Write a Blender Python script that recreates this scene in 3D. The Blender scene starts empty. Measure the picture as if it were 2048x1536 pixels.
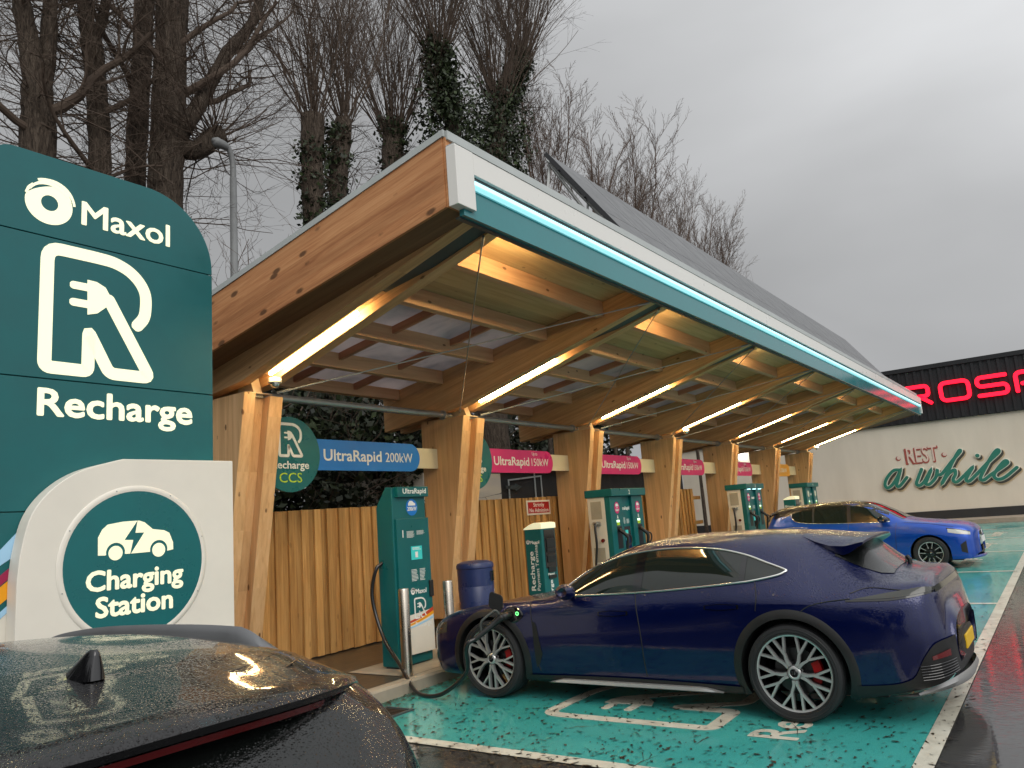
import bpy, bmesh, math, random
import numpy as np
from mathutils import Matrix, Vector
R=math.radians
random.seed(7)
SC=bpy.context.scene
COL=SC.collection
# ------------------------------------------------------------------ camera
cam_d=bpy.data.cameras.new('camera'); cam=bpy.data.objects.new('camera',cam_d); COL.objects.link(cam)
VP1=(2140.0,960.0); FPX=1545.0; HS=-0.077
a_=np.array(VP1)-np.array((1024.,768.)); d_=np.array((-1.0,-HS)); t_=(-FPX*FPX-a_@a_)/(a_@d_)
vx=np.array((a_[0],-a_[1],-FPX)); vx/=np.linalg.norm(vx)
b_=a_+t_*d_; vy=np.array((b_[0],-b_[1],-FPX)); vy/=np.linalg.norm(vy)
vz=np.cross(vx,vy)
cam.matrix_world=Matrix([[*vx,0],[*vy,0],[*vz,1.681],[0,0,0,1]])
cam_d.sensor_width=36.0; cam_d.lens=36.0*FPX/2048.0; cam_d.clip_start=0.05; cam_d.clip_end=2000
SC.camera=cam
# ------------------------------------------------------------------ exposure
SC.view_settings.view_transform='Standard'; SC.view_settings.look='None'
SC.view_settings.exposure=0.0; SC.view_settings.gamma=1.0
SC.cycles.max_bounces=8; SC.cycles.diffuse_bounces=4; SC.cycles.glossy_bounces=4; SC.cycles.transparent_max_bounces=12
SC.cycles.sample_clamp_indirect=6.0
SC.cycles.use_denoising=True
# ------------------------------------------------------------------ sky (overcast, dusk grey) and soft sun
SUN_EL,SUN_ROT=R(38),R(215)
W=bpy.data.worlds.new('World'); SC.world=W; W.use_nodes=True
nt=W.node_tree; nt.nodes.clear()
def N(nt,t,**k):
    n=nt.nodes.new(t)
    for a,b in k.items():
        if a=='inp':
            for i,v in b.items(): n.inputs[i].default_value=v
        else: setattr(n,a,b)
    return n
out=N(nt,'ShaderNodeOutputWorld'); bg=N(nt,'ShaderNodeBackground',inp={'Strength':0.1})
sky=N(nt,'ShaderNodeTexSky',sky_type='NISHITA',sun_disc=False,sun_elevation=SUN_EL,sun_rotation=SUN_ROT,air_density=1.0,dust_density=6.0,ozone_density=0.3)
hsv=N(nt,'ShaderNodeHueSaturation',inp={'Saturation':0.05,'Value':0.12})
nt.links.new(sky.outputs[0],hsv.inputs['Color'])
tc=N(nt,'ShaderNodeTexCoord')
# cloud deck: brighter behind the photographer and overhead, soft mottling
dot=N(nt,'ShaderNodeVectorMath',operation='DOT_PRODUCT'); dot.inputs[1].default_value=(-0.05,-0.40,0.60)
nt.links.new(tc.outputs['Generated'],dot.inputs[0])
mr=N(nt,'ShaderNodeMapRange',inp={'From Min':0.0,'From Max':0.6,'To Min':3.6,'To Max':11.5}); nt.links.new(dot.outputs['Value'],mr.inputs['Value'])
mp=N(nt,'ShaderNodeMapping'); mp.inputs['Scale'].default_value=(1.3,1.3,3.2); nt.links.new(tc.outputs['Generated'],mp.inputs['Vector'])
nz=N(nt,'ShaderNodeTexNoise',inp={'Scale':1.7,'Detail':4.0,'Roughness':0.45,'Distortion':0.2}); nt.links.new(mp.outputs[0],nz.inputs['Vector'])
mr2=N(nt,'ShaderNodeMapRange',inp={'From Min':0.32,'From Max':0.70,'To Min':0.88,'To Max':1.12}); nt.links.new(nz.outputs['Fac'],mr2.inputs['Value'])
mu=N(nt,'ShaderNodeMath',operation='MULTIPLY'); nt.links.new(mr.outputs[0],mu.inputs[0]); nt.links.new(mr2.outputs[0],mu.inputs[1])
tint=N(nt,'ShaderNodeVectorMath',operation='SCALE'); tint.inputs[0].default_value=(0.985,1.0,1.02); nt.links.new(mu.outputs[0],tint.inputs['Scale'])
addc=N(nt,'ShaderNodeVectorMath',operation='ADD'); nt.links.new(tint.outputs[0],addc.inputs[0]); nt.links.new(hsv.outputs[0],addc.inputs[1])
nt.links.new(addc.outputs[0],bg.inputs['Color']); nt.links.new(bg.outputs[0],out.inputs['Surface'])
sd=bpy.data.lights.new('sun','SUN'); sd.energy=1.15; sd.angle=R(40); sd.color=(1.0,0.96,0.9)
sun=bpy.data.objects.new('sun',sd); COL.objects.link(sun)
sdir=Vector((math.sin(SUN_ROT)*math.cos(SUN_EL),math.cos(SUN_ROT)*math.cos(SUN_EL),math.sin(SUN_EL)))
sun.rotation_euler=sdir.to_track_quat('Z','Y').to_euler()
# ------------------------------------------------------------------ helpers
def gz(x): return 0.0125*(x-4.0)          # the forecourt rises gently away from the camera
class MB:
    def __init__(s): s.v=[]; s.f=[]; s.m=[]
    def add(s,vs,fs,mi=0):
        o=len(s.v); s.v.extend([tuple(map(float,p)) for p in vs])
        for f in fs: s.f.append(tuple(i+o for i in f)); s.m.append(mi)
        return s
    def box(s,x0,x1,y0,y1,z0,z1,mi=0):
        v=[(x,y,z) for z in (z0,z1) for y in (y0,y1) for x in (x0,x1)]
        return s.add(v,[(0,2,3,1),(4,5,7,6),(0,1,5,4),(2,6,7,3),(0,4,6,2),(1,3,7,5)],mi)
    def prism(s,poly,fr,d0,d1,mi=0,cap=True):
        """poly: 2-D points; fr: Frame; extruded along the normal from d0 to d1"""
        n=len(poly); v=[fr(p[0],p[1],d0) for p in poly]+[fr(p[0],p[1],d1) for p in poly]
        f=[(i,(i+1)%n,n+(i+1)%n,n+i) for i in range(n)]
        if cap: f+= [tuple(range(n,2*n)),tuple(range(n-1,-1,-1))]
        return s.add(v,f,mi)
    def ribbon(s,pts,w,fr,d0,d1,mi=0,caps=True,ramp=0.0,closed=False):
        """a flat band of width w swept along 2-D pts with mitred joints and round ends"""
        P=[np.array(p,float) for p in pts]
        Q=[P[0]]
        for p in P[1:]:
            if np.linalg.norm(p-Q[-1])>1e-5: Q.append(p)
        if closed and np.linalg.norm(Q[0]-Q[-1])<1e-4: Q.pop()
        P=Q; n=len(P); wf=w if callable(w) else (lambda t:w)
        Lp=[];Rp=[]
        for i in range(n):
            a=P[i-1] if (i>0 or closed) else None; b=P[(i+1)%n] if (i<n-1 or closed) else None
            d1_=(P[i]-a) if a is not None else (b-P[i]); d2_=(b-P[i]) if b is not None else d1_
            d1_=d1_/np.linalg.norm(d1_); d2_=d2_/np.linalg.norm(d2_)
            t=d1_+d2_; L=np.linalg.norm(t); t=t/L if L>1e-3 else d1_
            nrm=np.array((-t[1],t[0])); c=max(0.5,abs(nrm@np.array((-d1_[1],d1_[0]))))
            h=wf(i/(n-1))/2/c
            Lp.append(P[i]+nrm*h); Rp.append(P[i]-nrm*h)
        if caps and not closed:
            h0=wf(0)/2;h1=wf(1)/2
            dd=P[0]-P[1]; a0=math.atan2(dd[1],dd[0])
            cl=[];cr=[]
            for k in (3,2,1):
                an=math.pi/2*k/3.5
                cl.append(P[0]+h0*np.array((math.cos(a0-an),math.sin(a0-an)))); cr.append(P[0]+h0*np.array((math.cos(a0+an),math.sin(a0+an))))
            cl=cl[::-1];cr=cr[::-1]
            dd=P[-1]-P[-2]; a1=math.atan2(dd[1],dd[0]); el=[];er=[]
            for k in (3,2,1):
                an=math.pi/2*k/3.5
                el.append(P[-1]+h1*np.array((math.cos(a1+an),math.sin(a1+an)))); er.append(P[-1]+h1*np.array((math.cos(a1-an),math.sin(a1-an))))
            Lp=cl+Lp+el; Rp=cr+Rp+er
        m=len(Lp); v=[]
        for i in range(m):
            r=ramp*i/m
            v+=[fr(*Lp[i],d1+r),fr(*Rp[i],d1+r),fr(*Lp[i],d0),fr(*Rp[i],d0)]
        f=[]
        rng=range(m) if closed else range(m-1)
        for i in rng:
            a=4*i;b=4*((i+1)%m)
            f+=[(a,a+1,b+1,b),(a+2,b+2,b+3,a+3),(a,b,b+2,a+2),(a+1,a+3,b+3,b+1)]
        if not closed:
            f+=[(0,2,3,1),(4*m-4,4*m-3,4*m-1,4*m-2)]
        return s.add(v,f,mi)
    def tube(s,pts,r,sides=8,mi=0,cap=True):
        P=[np.array(p,float) for p in pts]; n=len(P); rf=r if callable(r) else (lambda t:r)
        v=[];f=[]; up=None
        for i in range(n):
            t=P[min(i+1,n-1)]-P[max(i-1,0)]; L=np.linalg.norm(t); t=t/L if L>1e-9 else np.array((0,0,1.))
            if up is None:
                up=np.cross(t,(0,0,1.) if abs(t[2])<0.9 else (1.,0,0)); up/=np.linalg.norm(up)
            else:
                up=up-t*(up@t); L=np.linalg.norm(up)
                up=up/L if L>1e-6 else np.cross(t,(0.3,0.5,0.8))
            w=np.cross(t,up); rr=rf(i/max(1,n-1))
            for k in range(sides):
                an=2*math.pi*k/sides; v.append(P[i]+rr*(math.cos(an)*up+math.sin(an)*w))
        for i in range(n-1):
            for k in range(sides):
                a=i*sides+k;b=i*sides+(k+1)%sides; f.append((a,b,b+sides,a+sides))
        if cap and sides>3: f+=[tuple(range(sides-1,-1,-1)),tuple(range((n-1)*sides,n*sides))]
        return s.add(v,f,mi)
    def lathe(s,prof,fr,seg=32,mi=0):
        """prof: (radius, height along the frame normal) pairs turned round the frame's normal"""
        n=len(prof); v=[];f=[]
        for k in range(seg):
            a=2*math.pi*k/seg
            for r,h in prof: v.append(fr(r*math.cos(a),r*math.sin(a),h))
        for k in range(seg):
            for i in range(n-1):
                a=k*n+i;b=((k+1)%seg)*n+i; f.append((a,b,b+1,a+1))
        return s.add(v,f,mi)
    def disc(s,c,r,fr,d0,d1,mi=0,seg=40,ry=None):
        ry=ry or r
        return s.prism([(c[0]+r*math.cos(2*math.pi*k/seg),c[1]+ry*math.sin(2*math.pi*k/seg)) for k in range(seg)],fr,d0,d1,mi)
    def text(s,txt,size,fr,pos,d=0.004,mi=0,bold=0.0,sx=1.0,align='LEFT',shear=0.0,width=None,depth=0.003,lift=0.0):
        c=bpy.data.curves.new('lettering','FONT'); c.body=txt; c.size=size; c.extrude=depth/2; c.shear=shear; c.resolution_u=3
        c.align_x='LEFT'
        ob=bpy.data.objects.new('lettering',c); COL.objects.link(ob)
        dg=bpy.context.evaluated_depsgraph_get(); me=bpy.data.meshes.new_from_object(ob.evaluated_get(dg))
        co=np.array([v.co[:] for v in me.vertices]) if len(me.vertices) else np.zeros((0,3))
        fs=[tuple(p.vertices) for p in me.polygons]
        COL.objects.unlink(ob); bpy.data.objects.remove(ob); bpy.data.curves.remove(c); bpy.data.meshes.remove(me)
        if not len(co): return s
        x0,x1=co[:,0].min(),co[:,0].max(); w=x1-x0
        if width: sx=width/w
        co[:,0]=(co[:,0]-x0)*sx
        off={'LEFT':0,'CENTER':-w*sx/2,'RIGHT':-w*sx}[align]
        r=bold*size*0.85; cps=[(0,0)]+([(r*math.cos(a),r*math.sin(a)) for a in np.linspace(0,2*math.pi,8,endpoint=False)] if r>0 else [])
        for q,(dx,dy) in enumerate(cps):
            s.add([fr(pos[0]+off+p[0]+dx,pos[1]+p[1]+dy,d+depth/2+p[2]+q*0.00012) for p in co],fs,mi)
        return s
    def build(s,name,mats,parent=None,smooth=False,bevel=0.0,seg=2,auto=None):
        me=bpy.data.meshes.new(name); me.from_pydata(s.v,[],s.f)
        if not isinstance(mats,(list,tuple)): mats=[mats]
        for m in mats: me.materials.append(m)
        if len(mats)>1: me.polygons.foreach_set('material_index',s.m)
        if smooth: me.polygons.foreach_set('use_smooth',[True]*len(me.polygons))
        me.validate(); me.update()
        o=bpy.data.objects.new(name,me); COL.objects.link(o)
        if auto is not None:
            me.polygons.foreach_set('use_smooth',[True]*len(me.polygons)); me.set_sharp_from_angle(angle=R(auto))
        if parent is not None: attach(o,parent)
        if bevel:
            b=o.modifiers.new('bevel','BEVEL'); b.width=bevel; b.segments=seg; b.limit_method='ANGLE'; b.angle_limit=R(40); b.harden_normals=False
        return o
ROOTM={}
def attach(o,p):
    o.parent=p
    if p.name in ROOTM: o.matrix_parent_inverse=ROOTM[p.name].inverted()
def fixnormals(o):
    bm=bmesh.new(); bm.from_mesh(o.data); bmesh.ops.recalc_face_normals(bm,faces=bm.faces); bm.to_mesh(o.data); bm.free()
class Frame:
    def __init__(s,o,u,v): s.o=np.array(o,float); s.u=np.array(u,float); s.w=np.array(v,float); s.n=np.cross(s.u,s.w)
    def __call__(s,a,b,d=0): return s.o+s.u*a+s.w*b+s.n*d
def FY(y): return Frame((0,y,0),(1,0,0),(0,0,1))       # faces the road (-Y): a = X, b = Z
def FX(x): return Frame((x,0,0),(0,-1,0),(0,0,1))      # faces -X: a = -Y, b = Z
def GND(z): return Frame((0,0,z),(1,0,0),(0,1,0))
class GSlope:
    """the sloping forecourt as a frame: a = X, b = Y, d = height above it"""
    n=np.array((0,0,1.))
    def __call__(s,a,b,d=0): return np.array((a,b,gz(a)+d))
G=GSlope()
def thing(name,label,cat,loc=(0,0,0),group=None,rot=0.0):
    o=bpy.data.objects.new(name,None); COL.objects.link(o); o.location=loc; o.rotation_euler=(0,0,rot); o.empty_display_size=0.2
    ROOTM[o.name]=Matrix.Translation(loc)@Matrix.Rotation(rot,4,'Z')
    return tag(o,label,cat,group)
def tag(o,label=None,cat=None,group=None,kind=None):
    if label: o['label']=label
    if cat: o['category']=cat
    if group: o['group']=group
    if kind: o['kind']=kind
    return o
def fillet(pts,r,n=5,closed=False):
    """round the corners of a 2-D polyline"""
    P=[np.array(p[:2],float) for p in pts]; rr=[(p[2] if len(p)>2 else r) for p in pts]; out=[]; m=len(P)
    for i in range(m):
        if not closed and i in (0,m-1): out.append(P[i]); continue
        a=P[i-1]-P[i]; b=P[(i+1)%m]-P[i]; la,lb=np.linalg.norm(a),np.linalg.norm(b)
        if la<1e-9 or lb<1e-9: continue
        k=min(rr[i],la*.49,lb*.49)
        if k<=1e-6: out.append(P[i]); continue
        p0=P[i]+a/la*k; p2=P[i]+b/lb*k
        for j in range(n+1):
            t=j/n; out.append((1-t)**2*p0+2*t*(1-t)*P[i]+t*t*p2)
    return out
def spline(pts,n=6,closed=False):
    P=[np.array(p,float) for p in pts]; m=len(P); out=[]
    rng=range(m) if closed else range(m-1)
    for i in rng:
        p0=P[i-1] if (i>0 or closed) else 2*P[0]-P[1]; p1=P[i]; p2=P[(i+1)%m]; p3=P[(i+2)%m] if (i+2<m or closed) else 2*P[-1]-P[-2]
        for k in range(n):
            t=k/n; out.append(0.5*((2*p1)+(-p0+p2)*t+(2*p0-5*p1+4*p2-p3)*t*t+(-p0+3*p1-3*p2+p3)*t**3))
    if not closed: out.append(P[-1])
    return out
# ------------------------------------------------------------------ materials
def pmat(name,base=(0.5,0.5,0.5),rough=0.5,metal=0.0,coat=0.0,coat_rough=0.05,emit=None,estr=0.0,spec=0.5,alpha=None,trans=0.0,ior=1.45):
    m=bpy.data.materials.new(name); m.use_nodes=True; b=m.node_tree.nodes['Principled BSDF']
    b.inputs['Base Color'].default_value=(*base,1); b.inputs['Roughness'].default_value=rough; b.inputs['Metallic'].default_value=metal
    b.inputs['Coat Weight'].default_value=coat; b.inputs['Coat Roughness'].default_value=coat_rough
    b.inputs['Specular IOR Level'].default_value=spec; b.inputs['Transmission Weight'].default_value=trans; b.inputs['IOR'].default_value=ior
    if emit: b.inputs['Emission Color'].default_value=(*emit,1); b.inputs['Emission Strength'].default_value=estr
    return m
def nodes(m): return m.node_tree,m.node_tree.nodes['Principled BSDF']
def ramp(nt,fac,stops):
    r=N(nt,'ShaderNodeValToRGB'); e=r.color_ramp.elements
    while len(e)<len(stops): e.new(0.5)
    for el,(p,c) in zip(e,stops): el.position=p; el.color=(*c,1)
    if fac is not None: nt.links.new(fac,r.inputs['Fac'])
    return r.outputs['Color']
def mixc(nt,fac,a,b,mode='MIX'):
    n=N(nt,'ShaderNodeMix',data_type='RGBA',blend_type=mode)
    for sock,v in ((n.inputs['Factor'],fac),(n.inputs['A'],a),(n.inputs['B'],b)):
        if hasattr(v,'is_linked'): nt.links.new(v,sock)
        elif isinstance(v,(int,float)): sock.default_value=v
        else: sock.default_value=(*v,1)
    # colour sockets are the RGBA pair of the node
    return n
def mixcol(nt,fac,a,b,mode='MIX'):
    n=N(nt,'ShaderNodeMix',data_type='RGBA',blend_type=mode)
    fs=n.inputs[0]; A=n.inputs[6]; B=n.inputs[7]
    for sock,v in ((fs,fac),(A,a),(B,b)):
        if isinstance(v,bpy.types.NodeSocket): nt.links.new(v,sock)
        elif isinstance(v,(int,float)): sock.default_value=v
        else: sock.default_value=(*v,1)
    return n.outputs[2]
def math_(nt,op,a,b=0.0,clamp=False):
    n=N(nt,'ShaderNodeMath',operation=op,use_clamp=clamp)
    for i,v in enumerate((a,b)):
        if isinstance(v,bpy.types.NodeSocket): nt.links.new(v,n.inputs[i])
        else: n.inputs[i].default_value=v
    return n.outputs[0]
def coords(nt,scale=(1,1,1),rot=(0,0,0),src='Object'):
    t=N(nt,'ShaderNodeTexCoord'); m=N(nt,'ShaderNodeMapping'); m.inputs['Scale'].default_value=scale; m.inputs['Rotation'].default_value=rot
    nt.links.new(t.outputs[src],m.inputs['Vector']); return m.outputs[0]
def noise(nt,vec,scale,detail=4,rough=0.5,dist=0.0):
    n=N(nt,'ShaderNodeTexNoise',inp={'Scale':scale,'Detail':detail,'Roughness':rough,'Distortion':dist}); nt.links.new(vec,n.inputs['Vector']); return n.outputs['Fac']
def voro(nt,vec,scale,feature='F1',out='Distance',rand=1.0):
    n=N(nt,'ShaderNodeTexVoronoi',feature=feature,inp={'Scale':scale,'Randomness':rand}); nt.links.new(vec,n.inputs['Vector']); return n.outputs[out]
def maprange(nt,v,a,b,c,d):
    n=N(nt,'ShaderNodeMapRange',inp={'From Min':a,'From Max':b,'To Min':c,'To Max':d}); nt.links.new(v,n.inputs['Value']); return n.outputs[0]
def bump(nt,h,strength,dist=0.01,normal=None):
    n=N(nt,'ShaderNodeBump',inp={'Strength':strength,'Distance':dist}); nt.links.new(h,n.inputs['Height'])
    if normal is not None: nt.links.new(normal,n.inputs['Normal'])
    return n.outputs[0]
def wood(name,cols,axis='Y',slope=0.0,lam=None,lam_axis='Z',rough=0.6,knots=0.5,knot_col=(0.10,0.045,0.018),isl=0.25,scale=1.0,lamamp=0.22,kd=(0.085,0.125)):
    """softwood with the grain along an axis; lam = lamella or board width"""
    m=pmat(name,(0.5,0.3,0.15),rough,spec=0.3); nt,b=nodes(m)
    rot=(-math.atan(slope),0,0) if axis=='Y' else (0,0,0)
    base=coords(nt,(1,1,1),rot)
    sc={'X':(0.05,1,1),'Y':(1,0.05,1),'Z':(1,1,0.05)}[axis]
    mp=N(nt,'ShaderNodeMapping'); mp.inputs['Scale'].default_value=tuple(v*scale for v in sc); nt.links.new(base,mp.inputs['Vector'])
    if lam:
        sp=N(nt,'ShaderNodeSeparateXYZ'); nt.links.new(base,sp.inputs[0])
        fl=math_(nt,'FLOOR',math_(nt,'DIVIDE',sp.outputs[lam_axis],lam))
        wn=N(nt,'ShaderNodeTexWhiteNoise',noise_dimensions='1D'); nt.links.new(fl,wn.inputs['W'])
        off=N(nt,'ShaderNodeVectorMath',operation='SCALE'); nt.links.new(wn.outputs['Color'],off.inputs[0]); off.inputs['Scale'].default_value=30.0
        ad=N(nt,'ShaderNodeVectorMath',operation='ADD'); nt.links.new(mp.outputs[0],ad.inputs[0]); nt.links.new(off.outputs[0],ad.inputs[1]); vec=ad.outputs[0]
        lv=wn.outputs['Value']
    else: vec=mp.outputs[0]; lv=None
    g=noise(nt,vec,16,6,0.62,0.6)
    g2=noise(nt,vec,3.0,3,0.5,0.3)
    mixg=math_(nt,'ADD',math_(nt,'MULTIPLY',g,0.62),math_(nt,'MULTIPLY',g2,0.38))
    col=ramp(nt,mixg,[(0.30,cols[0]),(0.50,cols[1]),(0.68,cols[2])])
    if lv is not None:
        k=maprange(nt,lv,0,1,1-lamamp,1+lamamp*0.8); 
        vm=N(nt,'ShaderNodeVectorMath',operation='SCALE'); nt.links.new(col,vm.inputs[0]); nt.links.new(k,vm.inputs['Scale']); col=vm.outputs[0]
    geo=N(nt,'ShaderNodeNewGeometry')
    k=maprange(nt,geo.outputs['Random Per Island'],0,1,1-isl,1+isl*0.7)
    vm=N(nt,'ShaderNodeVectorMath',operation='SCALE'); nt.links.new(col,vm.inputs[0]); nt.links.new(k,vm.inputs['Scale']); col=vm.outputs[0]
    if knots:
        ks={'X':(0.45,1,1),'Y':(1,0.45,1),'Z':(1,1,0.45)}[axis]
        mk=N(nt,'ShaderNodeMapping'); mk.inputs['Scale'].default_value=ks; nt.links.new(base,mk.inputs['Vector'])
        d=voro(nt,mk.outputs[0],5.2)
        wob=noise(nt,base,40,2)
        d2=math_(nt,'ADD',d,math_(nt,'MULTIPLY',wob,0.05))
        kn=maprange(nt,d2,kd[0],kd[1],knots,0.0)
        col=mixcol(nt,kn,col,knot_col)
    nt.links.new(col,b.inputs['Base Color'])
    nt.links.new(bump(nt,g,0.25,0.004),b.inputs['Normal'])
    return m
M={}
M['larch']=wood('larch_cladding',[(0.27,0.095,0.035),(0.48,0.215,0.088),(0.61,0.32,0.145)],'Y',-0.187,0.112,'Z',knots=0.9,lamamp=0.2,rough=0.5,kd=(0.135,0.20),scale=1.8)
M['glulam']=wood('glulam_beam',[(0.37,0.20,0.088),(0.53,0.315,0.15),(0.63,0.40,0.205)],'Y',-0.25,0.045,'Z',knots=0.75,lamamp=0.1,scale=1.5)
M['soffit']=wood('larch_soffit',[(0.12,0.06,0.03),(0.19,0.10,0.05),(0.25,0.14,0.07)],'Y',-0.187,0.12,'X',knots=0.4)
M['deck']=wood('deck_board',[(0.40,0.24,0.11),(0.54,0.345,0.17),(0.63,0.43,0.235)],'X',0,0.3,'Y',knots=0.5,lamamp=0.12)
M['purlin']=wood('purlin_timber',[(0.40,0.215,0.12),(0.53,0.31,0.18),(0.62,0.39,0.24)],'X',0,None,knots=0.8)
M['rafter']=wood('rafter_timber',[(0.30,0.135,0.075),(0.40,0.19,0.11),(0.47,0.24,0.145)],'Y',-0.15,None,knots=0.6)
M['plate']=wood('clt_plate',[(0.46,0.26,0.115),(0.60,0.365,0.175),(0.69,0.45,0.24)],'Z',0,0.11,'Y',knots=0.85,lamamp=0.10,scale=1.6)
M['slat']=wood('cedar_slat',[(0.25,0.12,0.035),(0.47,0.255,0.085),(0.63,0.38,0.145)],'Z',0,None,knots=0.3,isl=0.34,scale=1.9)
def coated(name,base,rough=0.35,var=0.08,orange=0.04):
    m=pmat(name,base,rough); nt,b=nodes(m); v=coords(nt)
    n=noise(nt,v,3.0,5,0.6); sp=noise(nt,v,420,1)
    col=ramp(nt,n,[(0.3,tuple(c*(1-var) for c in base)),(0.7,tuple(min(1,c*(1+var)) for c in base))]); nt.links.new(col,b.inputs['Base Color'])
    nt.links.new(maprange(nt,n,0.3,0.7,rough*0.75,rough*1.25),b.inputs['Roughness'])
    if orange: nt.links.new(bump(nt,sp,orange,0.001),b.inputs['Normal'])
    return m
M['teal']=coated('teal_powder_coat',(0.003,0.105,0.110),0.36)
M['teal_dark']=coated('teal_panel',(0.007,0.115,0.108),0.4)
M['teal_disc']=coated('teal_disc',(0.002,0.12,0.125),0.3)
M['white']=coated('white_paint',(0.74,0.70,0.61),0.42,0.03)
M['white_gloss']=coated('white_fascia',(0.70,0.69,0.65),0.35,0.012,0)
M['cream']=coated('cream_board',(0.70,0.62,0.42),0.45,0.05)
M['blue']=coated('blue_board',(0.006,0.17,0.56),0.35,0.05)
M['pink']=coated('pink_board',(0.62,0.012,0.16),0.35,0.05)
M['orange']=coated('orange_board',(0.75,0.33,0.01),0.35,0.05)
M['red']=coated('red_board',(0.42,0.008,0.012),0.35,0.05)
M['lime']=coated('lime_paint',(0.45,0.62,0.02),0.4,0.03)
M['steel']=coated('galvanised_steel',(0.36,0.37,0.36),0.38,0.12); nodes(M['steel'])[1].inputs['Metallic'].default_value=0.75
M['steel_dark']=coated('dark_steel',(0.045,0.06,0.062),0.45,0.2)
M['flash']=coated('grey_flashing',(0.40,0.43,0.42),0.4,0.08)
M['bracket']=coated('primed_bracket',(0.52,0.44,0.30),0.5,0.1)
M['stainless']=coated('brushed_stainless',(0.50,0.45,0.38),0.28,0.08); nodes(M['stainless'])[1].inputs['Metallic'].default_value=1.0
M['black']=coated('black_plastic',(0.012,0.012,0.012),0.42,0.2)
M['blackgloss']=pmat('gloss_black',(0.006,0.006,0.007),0.12,coat=0.6)
M['rubber']=coated('rubber',(0.016,0.016,0.017),0.62,0.25)
M['cable']=pmat('cable_sheath',(0.010,0.010,0.011),0.28,coat=0.3)
M['grille']=coated('beige_grille',(0.36,0.33,0.26),0.55,0.1)
M['shellw']=coated('cabinet_white',(0.62,0.58,0.50),0.4,0.05)
M['bin']=coated('navy_bin_plastic',(0.018,0.032,0.115),0.3,0.15)
M['concrete']=coated('concrete',(0.30,0.26,0.20),0.75,0.2)
M['solar']=coated('solar_back_glass',(0.105,0.108,0.112),0.45,0.12)
M['alu_dark']=coated('dark_frame',(0.025,0.026,0.028),0.4,0.1)
M['lettering_white']=pmat('lettering_white',(0.78,0.78,0.74),0.45)
M['lettering_lit']=pmat('lettering_lit',(0.8,0.8,0.62),0.4,emit=(1.0,0.97,0.60),estr=0.52)
M['lettering_cream']=pmat('lettering_cream',(0.8,0.78,0.60),0.4,emit=(1.0,0.95,0.58),estr=0.42)
M['red_lit']=pmat('red_lit_letters',(0.25,0.004,0.01),0.5,emit=(1.0,0.005,0.026),estr=2.8)
M['tube_lit']=pmat('led_tube',(0.9,0.85,0.7),0.4,emit=(1.0,0.78,0.40),estr=95.0)
M['strip_lit']=pmat('led_strip',(0.7,0.95,0.95),0.4,emit=(0.27,0.86,1.0),estr=1.05)
M['uplight']=pmat('uplight_lens',(0.9,0.85,0.7),0.4,emit=(1.0,0.77,0.36),estr=150.0)
M['strip_glow']=pmat('strip_glow_band',(0.35,0.75,0.78),0.45,emit=(0.16,0.62,0.70),estr=0.42)
M['satin']=pmat('satin_silver',(0.34,0.34,0.335),0.42,metal=0.5)
M['globe_lit']=pmat('globe_lit',(0.9,0.9,0.9),0.4,emit=(1.0,0.97,0.9),estr=9.0)
M['green_lit']=pmat('green_led',(0.2,0.7,0.2),0.4,emit=(0.15,1.0,0.25),estr=2.5)
M['lamp_lit']=pmat('status_lamp',(0.6,0.9,0.6),0.4,emit=(0.75,1.0,0.72),estr=1.3)
M['blue_lit']=pmat('canopy_led',(0.6,0.9,0.9),0.4,emit=(0.55,0.95,1.0),estr=4.0)
M['screen']=pmat('screen',(0.02,0.25,0.24),0.2,emit=(0.05,0.55,0.50),estr=0.5)
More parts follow.
